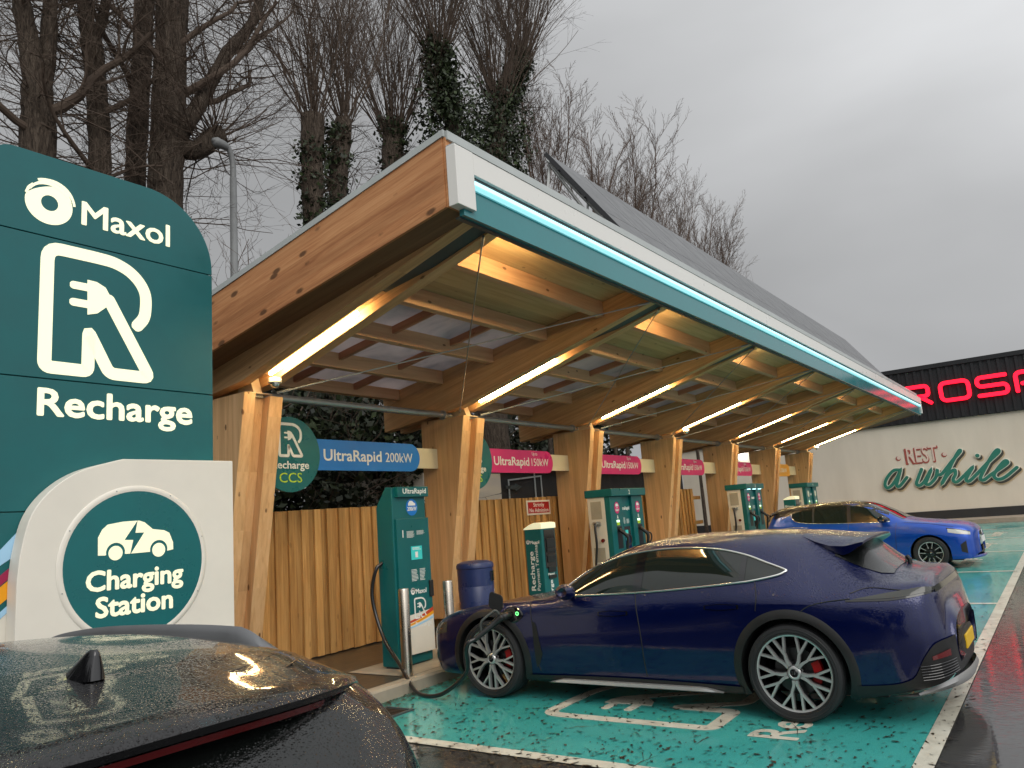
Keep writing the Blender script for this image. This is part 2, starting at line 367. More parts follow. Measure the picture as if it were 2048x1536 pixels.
# glass and car parts
M['glass']=pmat('tinted_glass',(0.010,0.014,0.011),0.03,spec=0.6,coat=0.3)
M['chrome']=pmat('chrome_trim',(0.75,0.74,0.70),0.12,metal=1.0)
M['silver']=pmat('machined_alloy',(0.55,0.55,0.54),0.32,metal=0.7)
M['disc']=pmat('brake_disc',(0.09,0.09,0.09),0.4,metal=1.0)
M['caliper']=pmat('red_caliper',(0.45,0.01,0.01),0.35)
M['lampglass']=pmat('lamp_glass',(0.040,0.042,0.036),0.10,coat=0.3)
M['redlens']=pmat('red_lens',(0.11,0.003,0.004),0.12,coat=0.4)
M['headglass']=pmat('headlight_glass',(0.45,0.45,0.42),0.1,coat=0.6)
M['yplate']=pmat('yellow_plate',(0.72,0.45,0.02),0.4)
M['wplate']=pmat('white_plate',(0.72,0.72,0.70),0.4)
def carpaint(name,base,flake,drops=0.5,rough=0.32,scale=95,rain_rough=0.14,metal=0.5):
    m=pmat(name,base,rough,metal=metal,coat=1.0,coat_rough=0.03,spec=0.05); nt,b=nodes(m); v=coords(nt)
    f=noise(nt,v,900,1); col=ramp(nt,f,[(0.4,base),(0.75,flake)]); nt.links.new(col,b.inputs['Base Color'])
    d=voro(nt,v,scale); d2=voro(nt,v,scale*2.3)
    h=math_(nt,'MAXIMUM',maprange(nt,d,0.10,0.42,1.0,0.0),math_(nt,'MULTIPLY',maprange(nt,d2,0.1,0.45,1.0,0.0),0.45))
    # rain lies on faces that look up
    geo=N(nt,'ShaderNodeNewGeometry'); sp=N(nt,'ShaderNodeSeparateXYZ'); nt.links.new(geo.outputs['True Normal'],sp.inputs[0])
    up=maprange(nt,sp.outputs['Z'],0.10,0.65,0.06,1.0)
    patch=maprange(nt,noise(nt,v,4.5,4,0.6),0.36,0.60,0.35,1.0)
    hh=math_(nt,'MULTIPLY',math_(nt,'MULTIPLY',h,up),patch)
    bn=bump(nt,hh,drops,0.0035)
    nt.links.new(bn,b.inputs['Coat Normal']); nt.links.new(bump(nt,hh,drops*0.6,0.003),b.inputs['Normal'])
    nt.links.new(maprange(nt,math_(nt,'MULTIPLY',up,patch),0.1,1.0,0.025,rain_rough),b.inputs['Coat Roughness'])
    return m
M['navy_paint']=carpaint('navy_metallic',(0.0012,0.0035,0.034),(0.004,0.011,0.10),drops=0.9,rough=0.3,scale=60)
M['blue_paint']=carpaint('blue_metallic',(0.004,0.045,0.30),(0.010,0.10,0.55),drops=0.3)
M['black_paint']=carpaint('black_solid',(0.004,0.004,0.0045),(0.006,0.006,0.0065),drops=1.0,rough=0.3,scale=140,rain_rough=0.05,metal=0.0)
M['wet_glass']=carpaint('rain_beaded_glass',(0.004,0.005,0.0045),(0.005,0.006,0.0055),drops=0.4,rough=0.1,scale=140,rain_rough=0.03,metal=0.0)
def polycarb():
    m=bpy.data.materials.new('polycarbonate_sheet'); m.use_nodes=True; nt=m.node_tree; nt.nodes.clear()
    o=N(nt,'ShaderNodeOutputMaterial'); t=N(nt,'ShaderNodeBsdfTranslucent'); d=N(nt,'ShaderNodeBsdfDiffuse'); g=N(nt,'ShaderNodeBsdfGlossy',inp={'Roughness':0.18,'Color':(0.4,0.4,0.4,1)})
    v=coords(nt); n=noise(nt,coords(nt,(1.2,0.8,1)),1.3,4,0.6,0.6); rib=N(nt,'ShaderNodeTexWave',wave_type='BANDS',bands_direction='Y',inp={'Scale':14.0}); nt.links.new(v,rib.inputs['Vector'])
    c=ramp(nt,n,[(0.30,(0.40,0.39,0.41)),(0.5,(0.62,0.565,0.56)),(0.70,(0.74,0.67,0.655))])
    c2=mixcol(nt,math_(nt,'MULTIPLY',rib.outputs['Fac'],0.22),c,(0.10,0.10,0.11))
    nt.links.new(c2,t.inputs['Color']); nt.links.new(c2,d.inputs['Color'])
    m1=N(nt,'ShaderNodeMixShader',inp={0:0.4}); m2=N(nt,'ShaderNodeMixShader',inp={0:0.08})
    nt.links.new(t.outputs[0],m1.inputs[1]); nt.links.new(d.outputs[0],m1.inputs[2]); nt.links.new(m1.outputs[0],m2.inputs[1]); nt.links.new(g.outputs[0],m2.inputs[2]); nt.links.new(m2.outputs[0],o.inputs['Surface'])
    return m
M['polycarb']=polycarb()
def wet(name,base,dark,light,scale=2.0,agg=0.0,speck=None,ripple=0.5,dry_rough=0.55,puddle=(0.42,0.58),coat=1.0,rdist=0.0022):
    """rain-wet paving: a film of water (coat) over the surface, with rippled puddles"""
    m=pmat(name,base,dry_rough,coat=coat,coat_rough=0.06); nt,b=nodes(m); v=coords(nt)
    n=noise(nt,v,scale,6,0.6); c=ramp(nt,n,[(0.3,dark),(0.52,base),(0.72,light)])
    if agg:
        a=noise(nt,v,260,2,0.7); a2=voro(nt,v,120)
        c=mixcol(nt,agg,c,ramp(nt,a,[(0.35,tuple(x*0.35 for x in base)),(0.65,tuple(min(1,x*2.0) for x in base))]))
    if speck: # worn, dirty marks in the paint
        s=noise(nt,coords(nt,(1.0,2.4,1)),34,5,0.75); c=mixcol(nt,maprange(nt,s,0.64,0.76,0.0,0.45),c,speck)
    nt.links.new(c,b.inputs['Base Color'])
    p=noise(nt,coords(nt,(0.6,1.2,1)),0.9,4,0.6); 
    wetness=maprange(nt,p,puddle[0],puddle[1],0.0,1.0)
    nt.links.new(maprange(nt,wetness,0,1,0.16,0.02),b.inputs['Coat Roughness'])
    rp=noise(nt,coords(nt,(9,3.2,1),(0,0,R(20))),3.2,3,0.55,0.4); fine=noise(nt,v,210,2,0.6)
    hh=math_(nt,'ADD',math_(nt,'MULTIPLY',rp,ripple),math_(nt,'MULTIPLY',math_(nt,'MULTIPLY',fine,math_(nt,'SUBTRACT',1.0,wetness)),0.5))
    nt.links.new(bump(nt,hh,0.35,rdist),b.inputs['Coat Normal']); nt.links.new(bump(nt,fine,0.5,0.006),b.inputs['Normal'])
    return m
M['asphalt']=wet('wet_asphalt',(0.022,0.021,0.020),(0.012,0.012,0.012),(0.034,0.032,0.030),agg=0.5,ripple=1.3,puddle=(0.30,0.46),rdist=0.0028)
M['bay']=wet('teal_bay_paint',(0.038,0.335,0.305),(0.028,0.28,0.255),(0.06,0.39,0.355),scale=1.4,agg=0.3,speck=(0.02,0.10,0.09),ripple=0.6,puddle=(0.38,0.60),coat=0.8)
M['line']=wet('white_line_paint',(0.60,0.57,0.46),(0.42,0.39,0.31),(0.68,0.65,0.55),scale=5,agg=0.12,speck=(0.10,0.09,0.07),ripple=0.6,coat=0.4)
def paver():
    m=pmat('brick_paver',(0.05,0.04,0.03),0.55,coat=0.5,coat_rough=0.25); nt,b=nodes(m); v=coords(nt)
    br=N(nt,'ShaderNodeTexBrick',inp={'Color1':(0.062,0.046,0.032,1),'Color2':(0.040,0.031,0.024,1),'Mortar':(0.018,0.015,0.012,1),'Scale':1.0,'Mortar Size':0.004,'Brick Width':0.2,'Row Height':0.1}); nt.links.new(v,br.inputs['Vector'])
    nt.links.new(br.outputs['Color'],b.inputs['Base Color']); nt.links.new(bump(nt,br.outputs['Fac'],-0.4,0.006),b.inputs['Normal']); return m
M['paver']=paver()
def render_wall():
    m=pmat('painted_render',(0.66,0.61,0.52),0.7); nt,b=nodes(m); v=coords(nt)
    n=noise(nt,coords(nt,(1,1,0.25)),0.8,5,0.6); c=ramp(nt,n,[(0.3,(0.57,0.51,0.415)),(0.7,(0.67,0.605,0.50))]); nt.links.new(c,b.inputs['Base Color'])
    nt.links.new(bump(nt,noise(nt,v,60,3),0.2,0.004),b.inputs['Normal']); return m
M['render']=render_wall()
M['clad']=coated('black_ribbed_cladding',(0.011,0.012,0.014),0.6,0.2)
M['plinth']=coated('dark_plinth',(0.022,0.022,0.023),0.6,0.25)
M['wl_green']=coated('mural_green',(0.020,0.17,0.125),0.5,0.05)
M['wl_dark']=coated('mural_shadow',(0.055,0.052,0.042),0.6,0.05)
M['wl_cream']=coated('mural_cream',(0.72,0.70,0.60),0.5,0.04)
M['wl_red']=coated('mural_red',(0.34,0.075,0.06),0.5,0.05)
M['wl_tan']=coated('mural_tan',(0.50,0.38,0.24),0.5,0.05)
M['sky_blue']=coated('pale_blue_film',(0.36,0.60,0.80),0.35,0.04)
M['magenta']=coated('crimson_film',(0.34,0.015,0.07),0.35,0.04)
M['amber']=coated('amber_film',(0.85,0.36,0.01),0.35,0.06)
M['redfilm']=coated('red_film',(0.55,0.06,0.02),0.35,0.06)
def bark(name,c0,c1,c2):
    m=pmat(name,c1,0.9,spec=0.2); nt,b=nodes(m); v=coords(nt,(1,1,0.18))
    n=noise(nt,v,22,6,0.7,1.2); nt.links.new(ramp(nt,n,[(0.35,c0),(0.52,c1),(0.7,c2)]),b.inputs['Base Color']); nt.links.new(bump(nt,n,1.0,0.05),b.inputs['Normal']); return m
M['bark']=bark('willow_bark',(0.022,0.017,0.013),(0.075,0.057,0.043),(0.15,0.12,0.093))
M['twig']=pmat('twig_bark',(0.085,0.062,0.047),0.8,spec=0.2)
M['twig2']=pmat('shrub_bark',(0.12,0.085,0.066),0.8,spec=0.2)
def leafmat(name,c0,c1,rough=0.5):
    m=pmat(name,c0,rough,spec=0.4); nt,b=nodes(m); g=N(nt,'ShaderNodeNewGeometry')
    nt.links.new(ramp(nt,g.outputs['Random Per Island'],[(0.0,c0),(0.75,c1),(1.0,tuple(x*1.9 for x in c1))]),b.inputs['Base Color']); return m
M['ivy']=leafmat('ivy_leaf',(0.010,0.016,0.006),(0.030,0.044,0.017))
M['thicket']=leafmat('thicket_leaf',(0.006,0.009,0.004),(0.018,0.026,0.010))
M['dryleaf']=leafmat('dry_leaf',(0.10,0.085,0.035),(0.15,0.12,0.05))
M['litter']=leafmat('leaf_litter',(0.012,0.009,0.005),(0.035,0.024,0.012))
# ------------------------------------------------------------------ the forecourt
def sheet(name,x0,x1,y0,y1,d,mat,kind='structure',nx=2):
    b=MB(); b.add([G(x0,y0,d),G(x1,y0,d),G(x1,y1,d),G(x0,y1,d)],[(0,1,2,3)])
    return tag(b.build(name,mat),kind=kind)
sheet('asphalt_ground',-400,600,-500,500,0.0,M['asphalt'])
sheet('parking_bay_paint',4.93,33.0,1.07,5.88,0.004,M['bay'])
b=MB()
def line(x0,x1,y0,y1,d=0.008): b.add([G(x0,y0,d),G(x1,y0,d),G(x1,y1,d),G(x0,y1,d)],[(0,1,2,3)])
line(4.80,33.0,0.955,1.075)                   # long line beside the lane
BAYX=[4.87,8.65,12.57,16.67,20.85,25.1,29.3]
for x in BAYX: line(x-0.065,x+0.065,1.075,5.88)
tag(b.build('white_line_marking',M['line']),kind='structure')
# the plug-R emblem as one stroke, in a unit box (x 0..0.8, y 0..0.94)
def Remblem(b,fr,ox,oy,s,d0,d1,mi=0,w=0.082,pw=0.05,gap=True):
    path=[(0.706,0.428),(0.765,0.50),(0.778,0.60),(0.775,0.715),(0.72,0.81),(0.63,0.885),(0.505,0.929),(0.36,0.934),(0.0,0.934,0.10),(0.0,0.0,0.05),(0.315,0.0,0.04),(0.318,0.31,0.03),(0.482,0.0,0.05),(0.815,0.0,0.06),(0.47,0.60)]
    pts=fillet(path,0.06,5)
    P=[(ox+p[0]*s,oy+p[1]*s) for p in pts]
    b.ribbon(P,w*s,fr,d0,d1,mi)
    # plug head with two prongs
    pl=[(0.298,0.735),(0.37,0.732),(0.44,0.70),(0.482,0.63),(0.45,0.54),(0.38,0.475),(0.304,0.452)]
    b.prism([(ox+p[0]*s,oy+p[1]*s) for p in pl[::-1]],fr,d0,d1+0.0006*s,mi)
    for y in (0.672,0.535): b.ribbon([(ox+0.195*s,oy+y*s),(ox+0.31*s,oy+y*s)],pw*s,fr,d0,d1+0.0003*s,mi)
b=MB()
for k,x0 in enumerate(BAYX[:-1]):
    xo=x0+1.02
    Remblem(b,G,xo,2.52,1.62,0.006,0.0085,w=0.075)
    b.text('Recharge',0.5,G,(xo-0.09,1.86),0.0066,bold=0.022,width=1.75,depth=0.0012)
tag(b.build('bay_emblem_marking',M['line']),kind='structure')
# pavement island with kerb
KH=0.13
b=MB()
b.add([G(-30,6.03,KH),G(33.0,6.03,KH),G(33.0,40,KH),G(-30,40,KH)],[(0,1,2,3)])
tag(b.build('brick_pavement',M['paver']),kind='structure')
b=MB(); random.seed(5)
x=-12.0
while x<33:
    x1=min(33,x+0.91)
    pr=[(5.88,-0.05),(5.885,KH-0.02),(5.905,KH+0.004),(6.03,KH+0.004),(6.03,-0.05)]
    v=[(xx,p[0],gz(xx)+p[1]) for xx in (x,x1-0.006) for p in pr]; n=5
    b.add(v,[(i,(i+1)%n,n+(i+1)%n,n+i) for i in range(n)]+[(4,3,2,1,0),(5,6,7,8,9)]); x=x1
tag(b.build('concrete_kerb',M['concrete']),kind='structure')
# concrete pads under the chargers
b=MB()
for x0,x1 in ((6.28,7.75),(11.5,13.3),(18.2,20.2),(23.4,25.6)):
    b.add([G(x0,6.035,KH+0.006),G(x1,6.035,KH+0.006),G(x1,6.95,KH+0.006),G(x0,6.95,KH+0.006)],[(0,1,2,3)])
tag(b.build('concrete_pad',M['concrete']),kind='structure')
# pavement along the far building
b=MB(); b.box(33.6,36.0,-40,26,0.2,gz(34)+0.14); tag(b.build('far_pavement',M['concrete']),kind='structure')
# wet leaf litter and twigs lying in the bays
b=MB(); random.seed(11)
def bit(x,y,L,w,a,d):
    c,s_=math.cos(a),math.sin(a); bend=random.uniform(-0.25,0.25)*L
    p=[(-L/2,0),(0,bend),(L/2,0)]
    P=[(x+q[0]*c-q[1]*s_,y+q[0]*s_+q[1]*c) for q in p]; nx,ny=-s_*w/2,c*w/2
    v=[G(P[0][0],P[0][1],d),G(P[1][0]+nx,P[1][1]+ny,d+0.003),G(P[2][0],P[2][1],d),G(P[1][0]-nx,P[1][1]-ny,d+0.001)]
    b.add(v,[(0,1,3),(3,1,2)])
for i in range(11000):
    x=4.6+random.random()**1.7*13; y=random.uniform(0.9,5.9)
    if random.random()<0.25: y=5.86-abs(random.gauss(0,0.12))
    L=random.choice((0.018,0.025,0.03,0.04,0.05,0.065))*random.uniform(.7,1.3)
    bit(x,y,L,L*random.uniform(.22,.42),random.uniform(0,math.pi),0.0105)
for i in range(60):
    x=random.uniform(4.95,9.5); y=random.uniform(1.2,5.6); bit(x,y,random.uniform(.15,.42),0.007,random.gauss(0.4,0.6),0.0105)
for i in range(160):
    x=random.uniform(4.95,6.4); y=5.83-abs(random.gauss(0,.04)); bit(x,y,random.uniform(.03,.08),0.007,random.gauss(0,.6),0.012)
tag(b.build('leaf_litter',M['litter']),'scatter of dark wet willow leaves and twigs lying on the teal parking bay','leaf litter',kind='stuff')
# drain grate by the kerb
t=thing('drain_grate','rusty slotted drain grate set in the teal bay beside the kerb','drain',(5.42,5.50,gz(5.4)))
b=MB(); z=gz(5.42)+0.008
for x in (5.22,5.60): b.box(x,x+0.03,5.34,5.70,z-0.01,z+0.012)
for y in (5.34,5.67): b.box(5.25,5.60,y,y+0.03,z-0.01,z+0.012)
b.build('frame',M['steel_dark'],t)
b=MB()
for k in range(8): b.box(5.26+0.043*k,5.275+0.043*k,5.37,5.67,z-0.008,z+0.008)
b.build('grating',pmat('rusty_iron',(0.035,0.018,0.010),0.7),t)
# ------------------------------------------------------------------ timber charging canopy
COLX=[5.17+3.82*i for i in range(7)]
XA,XB=4.80,30.1            # ends of the roof
YF=3.765                   # face of the fascia
def rooftop(y): return 5.02-0.187*(y-3.9)
def under(y): return 4.58-0.155*(y-4.3)
def beamlow(y): return 4.36-0.2736*(y-3.98) if y<7.29 else 3.454-0.113*(y-7.29)
cano=thing('charging_canopy','timber charging canopy on seven tapered columns with white and teal lit fascia','canopy',(5.4,7.6,gz(5.4)+KH))
def YZ(x): return Frame((x,0,0),(0,1,0),(0,0,1))     # a = Y, b = Z, normal +X
for i,x in enumerate(COLX):
    zb=gz(x)+0.30; zt=3.33
    c=MB()
    c.prism([(8.10,zb),(8.08,zt),(7.22,zt),(7.74,zb)],YZ(x),0.0,0.15)
    col=c.build('column',M['plate'],cano,bevel=0.004,seg=1)
    c=MB(); c.prism([(8.05,zb+0.01),(8.03,zt-0.03),(7.34,zt-0.03),(7.84,zb+0.01)],YZ(x),0.152,0.338)
    attach(c.build('core_board',M['plate']),col)
    c=MB(); c.prism([(8.10,zb),(8.08,zt-0.02),(7.22,zt-0.02),(7.74,zb)],YZ(x),0.34,0.52)
    attach(c.build('side_plate',M['plate'],bevel=0.004,seg=1),col)
    c=MB(); c.box(x+0.16,x+0.36,7.86,8.02,gz(x)+KH,zb+0.02); c.box(x+0.05,x+0.47,7.80,8.06,gz(x)+KH+0.001,gz(x)+KH+0.02)
    attach(c.build('steel_shoe',M['steel_dark'],bevel=0.003),col)
    # bracket between column and beam
    c=MB(); c.prism([(7.62,3.30),(7.58,3.58),(7.40,3.58),(7.30,3.30)],YZ(x),0.19,0.31)
    c.box(x+0.10,x+0.40,7.26,7.70,3.332,3.345)
    attach(c.build('bracket',M['bracket'],bevel=0.003),col)
    # twin-plate beam
    yb=8.88; ytop=lambda y: under(y)-0.004
    prof=[(3.84,beamlow(3.84)),(5.6,beamlow(5.6)),(7.29,3.454),(yb,3.275),(yb,ytop(yb)),(3.84,ytop(3.84))]
    c=MB(); c.prism(prof,YZ(x),0.0,0.15); bm_=c.build('beam',M['glulam'],cano,bevel=0.004,seg=1)
    c=MB(); c.prism(prof,YZ(x),0.37,0.52); attach(c.build('side_plate',M['glulam'],bevel=0.004,seg=1),bm_)
    # timber lining above the lamp and the tapering steel flitch near the tip
    c=MB(); lin=lambda y: beamlow(y)+0.11
    c.prism([(5.35,lin(5.35)),(7.28,lin(7.28)),(yb-0.06,3.40),(yb-0.06,ytop(yb)-0.01),(5.35,ytop(5.35)-0.01)],YZ(x),0.152,0.368)
    attach(c.build('lining',M['glulam']),bm_)
    c=MB(); c.prism([(3.86,beamlow(3.86)+0.015),(4.7,beamlow(4.7)+0.03),(5.34,lin(5.34)),(5.34,ytop(5.34)-0.02),(3.86,ytop(3.86)-0.02)],YZ(x),0.155,0.365)
    attach(c.build('steel_flitch',M['steel_dark']),bm_)
    # lamp in the slot
    c=MB(); ys=np.linspace(5.66,7.08,10)
    c.tube([(x+0.245,y,beamlow(y)+0.024) for y in ys],0.022,12)
    c.build('led_tube',M['tube_lit'],bm_,smooth=True)
    # foot of roof tie rods
    c=MB()
    if i<6:
        x2=COLX[i+1]
        pa=(x+0.35,4.06,beamlow(4.06)-0.01); pb=(x2-0.06,7.24,3.37)
        pc=(x+0.45,7.24,3.36); pd=(x2-0.02,4.02,beamlow(4.02)-0.01)
        c.tube([pa,pb],0.009,6); c.tube([pc,pd],0.009,6)
        for p,q in ((pa,pb),(pc,pd)):
            p,q=np.array(p),np.array(q); dd=(q-p)/np.linalg.norm(q-p); c.tube([p,p+dd*0.16],0.016,6); c.tube([q,q-dd*0.16],0.016,6)
        c.build('tie_rod',M['steel'],cano)
        # tubular rail between the column heads
        c=MB(); c.tube([(x+0.40,7.62,3.385),(x2+0.17,7.62,3.385)],0.047,16); c.tube([(x2-0.02,7.62,3.385),(x2+0.005,7.62,3.385)],0.075,12)
        c.build('head_rail',M['steel'],cano,smooth=False,auto=40)
        # warm batten behind the fascia at the near end of the span
        c=MB(); c.box(x+0.56,x+1.55,3.93,3.96,4.375,4.405); c.build('batten_lamp',M['uplight'],bm_,bevel=0.004)
    # purlins and rafters of the span
    xs0=x+0.525; xs1=(COLX[i+1]-0.005) if i<6 else XB-0.12
    for k,y in enumerate((4.70,5.62,6.58,7.57,8.50)):
        zt_=under(y)-0.003
        c=MB(); s=-0.155; th=0.10; dp=0.205 if k<4 else 0.17
        c.prism([(y,zt_-dp),(y+th,zt_-dp+s*th*0.4),(y+th,zt_+s*th),(y,zt_)],YZ(0),xs0,xs1)
        c.build('purlin',M['purlin'],cano,bevel=0.004,seg=1)
    for fx in (0.36,0.70):
        xr=xs0+(xs1-xs0)*fx
        c=MB(); c.prism([(5.73,under(5.73)-0.10),(8.75,under(8.75)-0.10),(8.75,under(8.75)-0.004),(5.73,under(5.73)-0.004)],YZ(xr),0,0.06)
        c.build('rafter',M['rafter'],cano,bevel=0.003,seg=1)
    # translucent sheets between the beams
    c=MB(); xa_=COLX[i]-0.0 if i else XA+0.05; xb_=(COLX[i+1]-0.002) if i<6 else XB-0.05
    c.prism([(5.705,under(5.705)+0.002),(8.86,under(8.86)+0.002),(8.86,under(8.86)+0.022),(5.705,under(5.705)+0.022)],YZ(0),xa_,xb_)
    c.build('translucent_sheet',M['polycarb'],cano)
# solid deck, roof sheet, end cladding, soffits
c=MB(); c.prism([(3.80,under(3.80)),(5.70,under(5.70)),(5.70,under(5.70)+0.06),(3.80,under(3.80)+0.06)],YZ(0),XA+0.03,XB-0.03); c.build('deck',M['deck'],cano)
c=MB(); c.prism([(3.90,rooftop(3.9)-0.03),(5.9,rooftop(5.9)-0.03),(5.9,rooftop(5.9)),(3.90,rooftop(3.9))],YZ(0),XA,XB); c.build('roof_sheet',M['steel_dark'],cano)
c=MB(); c.prism([(3.90,rooftop(3.9)-0.67),(8.95,rooftop(8.95)-0.63),(8.95,rooftop(8.95)-0.03),(3.90,rooftop(3.9)-0.03)],YZ(0),XA,XA+0.03)
c.build('end_cladding',M['larch'],cano)
c=MB(); c.prism([(3.90,rooftop(3.9)-0.67),(8.95,rooftop(8.95)-0.63),(8.95,rooftop(8.95)-0.03),(3.90,rooftop(3.9)-0.03)],YZ(0),XB-0.03,XB)
c.build('end_cladding',M['larch'],cano)
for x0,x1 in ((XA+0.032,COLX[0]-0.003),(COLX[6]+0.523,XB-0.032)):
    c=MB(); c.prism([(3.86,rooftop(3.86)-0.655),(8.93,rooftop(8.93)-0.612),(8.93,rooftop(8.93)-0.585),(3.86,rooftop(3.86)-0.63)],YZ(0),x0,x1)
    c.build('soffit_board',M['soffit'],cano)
c=MB()
for xo in (XA-0.012,XB-0.02):
    c.prism([(3.875,rooftop(3.875)-0.035),(8.97,rooftop(8.97)-0.035),(8.97,rooftop(8.97)+0.025),(3.875,rooftop(3.875)+0.025)],YZ(xo),0,0.032)
c.box(XA+0.021,XB-0.021,3.85,3.872,4.965,5.045); c.box(XA+0.01,XB-0.01,YF-0.006,YF+0.10,4.888,4.900)
c.build('edge_flashing',M['flash'],cano)
c=MB(); c.box(XA+0.01,XB-0.01,3.87,3.895,rooftop(3.9)-0.67,rooftop(3.9)-0.035); c.build('front_board',M['larch'],cano)
# fascia: white upper box, lit recess, teal lower band, end blocks
c=MB(); c.box(XA+0.254,XB-0.104,YF,YF+0.10,4.682,4.886); c.build('fascia',M['white_gloss'],cano,bevel=0.004)
for xa_,xb_ in ((XA+0.002,XA+0.25),(XB-0.10,XB+0.01)):
    c=MB(); c.box(xa_,xb_,YF-0.004,YF+0.10,4.343,4.886); c.build('fascia_end',M['white_gloss'],cano,bevel=0.005)
c=MB(); c.box(XA+0.254,XB-0.104,YF+0.03,YF+0.09,4.640,4.680); c.build('fascia_recess',M['steel_dark'],cano)
tb=coated('teal_fascia',(0.030,0.20,0.215),0.16,0.03,0)
c=MB(); c.box(XA+0.12,XB-0.104,YF+0.035,YF+0.085,4.285,4.638); c.build('fascia_band',tb,cano)
c=MB()
c.box(XA+0.254,XB-0.104,YF+0.012,YF+0.033,4.596,4.636); c.build('led_strip',M['strip_lit'],cano)
c=MB(); c.box(XA+0.254,XB-0.104,YF+0.014,YF+0.033,4.545,4.594); c.build('strip_glow_band',M['strip_glow'],cano)  # added glowing band that stands in for the strip's light fading downward
c=MB(); c.box(XA+0.12,XB-0.104,YF+0.085,YF+0.13,4.27,4.285); c.build('drip_edge',M['steel_dark'],cano)
# ------------------------------------------------------------------ solar array on the roof
sol=thing('solar_array','steep row of grey solar panels on dark struts standing on the canopy roof','solar array',(10.0,5.0,rooftop(5.0)))
S0=np.array((0,4.22,5.0)); S1=np.array((0,5.95,7.43)); sl=S1-S0; L_=np.linalg.norm(sl); su=sl/L_; sn=np.array((0,-su[2],su[1]))
SF=Frame((0,S0[1],S0[2]),(1,0,0),su)
pw=1.128; npan=18
for k in range(npan):
    x0=10.0+pw*k
    for r_ in range(2):
        c=MB(); a0=r_*L_/2+0.008; a1=(r_+1)*L_/2-0.008
        c.prism([(x0+0.012,a0),(x0+pw-0.012,a0),(x0+pw-0.012,a1),(x0+0.012,a1)],SF,0.0,0.035)
        c.build('panel',M['solar'],sol,bevel=0.004,seg=1)
for k in range(0,npan+1,3):
    x=10.0+pw*k+(0.06 if k==0 else -0.06 if k==npan else 0)
    c=MB()
    pt=lambda t,d=-0.06: tuple(np.array((x,0,0))+S0+su*t*L_+sn*d)
    c.tube([pt(0.0),pt(1.0)],0.028,4); c.tube([pt(0.98),(x,6.5,rooftop(6.5)-0.05)],0.028,4); c.tube([pt(0.62),(x,5.6,rooftop(5.6)-0.02)],0.022,4); c.tube([pt(0.97,-0.08),pt(0.15,-0.30)],0.026,4); c.tube([pt(0.5),pt(0.5,-0.22)],0.02,4); c.tube([pt(0.28),pt(0.28,-0.26)],0.02,4)
    c.build('strut',M['steel'],sol)
c=MB()
for t in (0.13,0.37,0.63,0.87):
    c.tube([np.array((9.92,0,0))+S0+su*t*L_+sn*-0.025,np.array((10.08+pw*npan,0,0))+S0+su*t*L_+sn*-0.025],0.022,4)
c.prism([(9.96,-0.02),(9.985,-0.02),(9.985,L_+0.05),(9.96,L_+0.05)],SF,-0.03,0.04)
c.build('mounting_rail',M['alu_dark'],sol)
# ------------------------------------------------------------------ dome cameras under beams
for (x,y,lab) in ((5.50,7.12,'white dome camera under the nearest roof beam by the totem'),(16.98,7.05,'white dome camera under the roof beam above the dual charger numbered 2'),(28.45,7.05,'small dome camera under the farthest roof beam')):
    zc=beamlow(y)-0.002
    t=thing('security_camera',lab,'camera',(x,y,zc),group='dome cameras under the canopy beams')
    fr=Frame((x,y,zc),(1,0,0),(0,-1,0))
    c=MB(); c.lathe([(0.0,0),(0.075,0),(0.078,0.05),(0.068,0.058),(0.0,0.058)],fr,24); c.build('housing',M['white'],t,auto=40)
    c=MB(); c.lathe([(0.058,0.058),(0.055,0.078),(0.042,0.10),(0.022,0.113),(0.0,0.117)],fr,24); c.build('dome',M['chrome'],t,smooth=True)
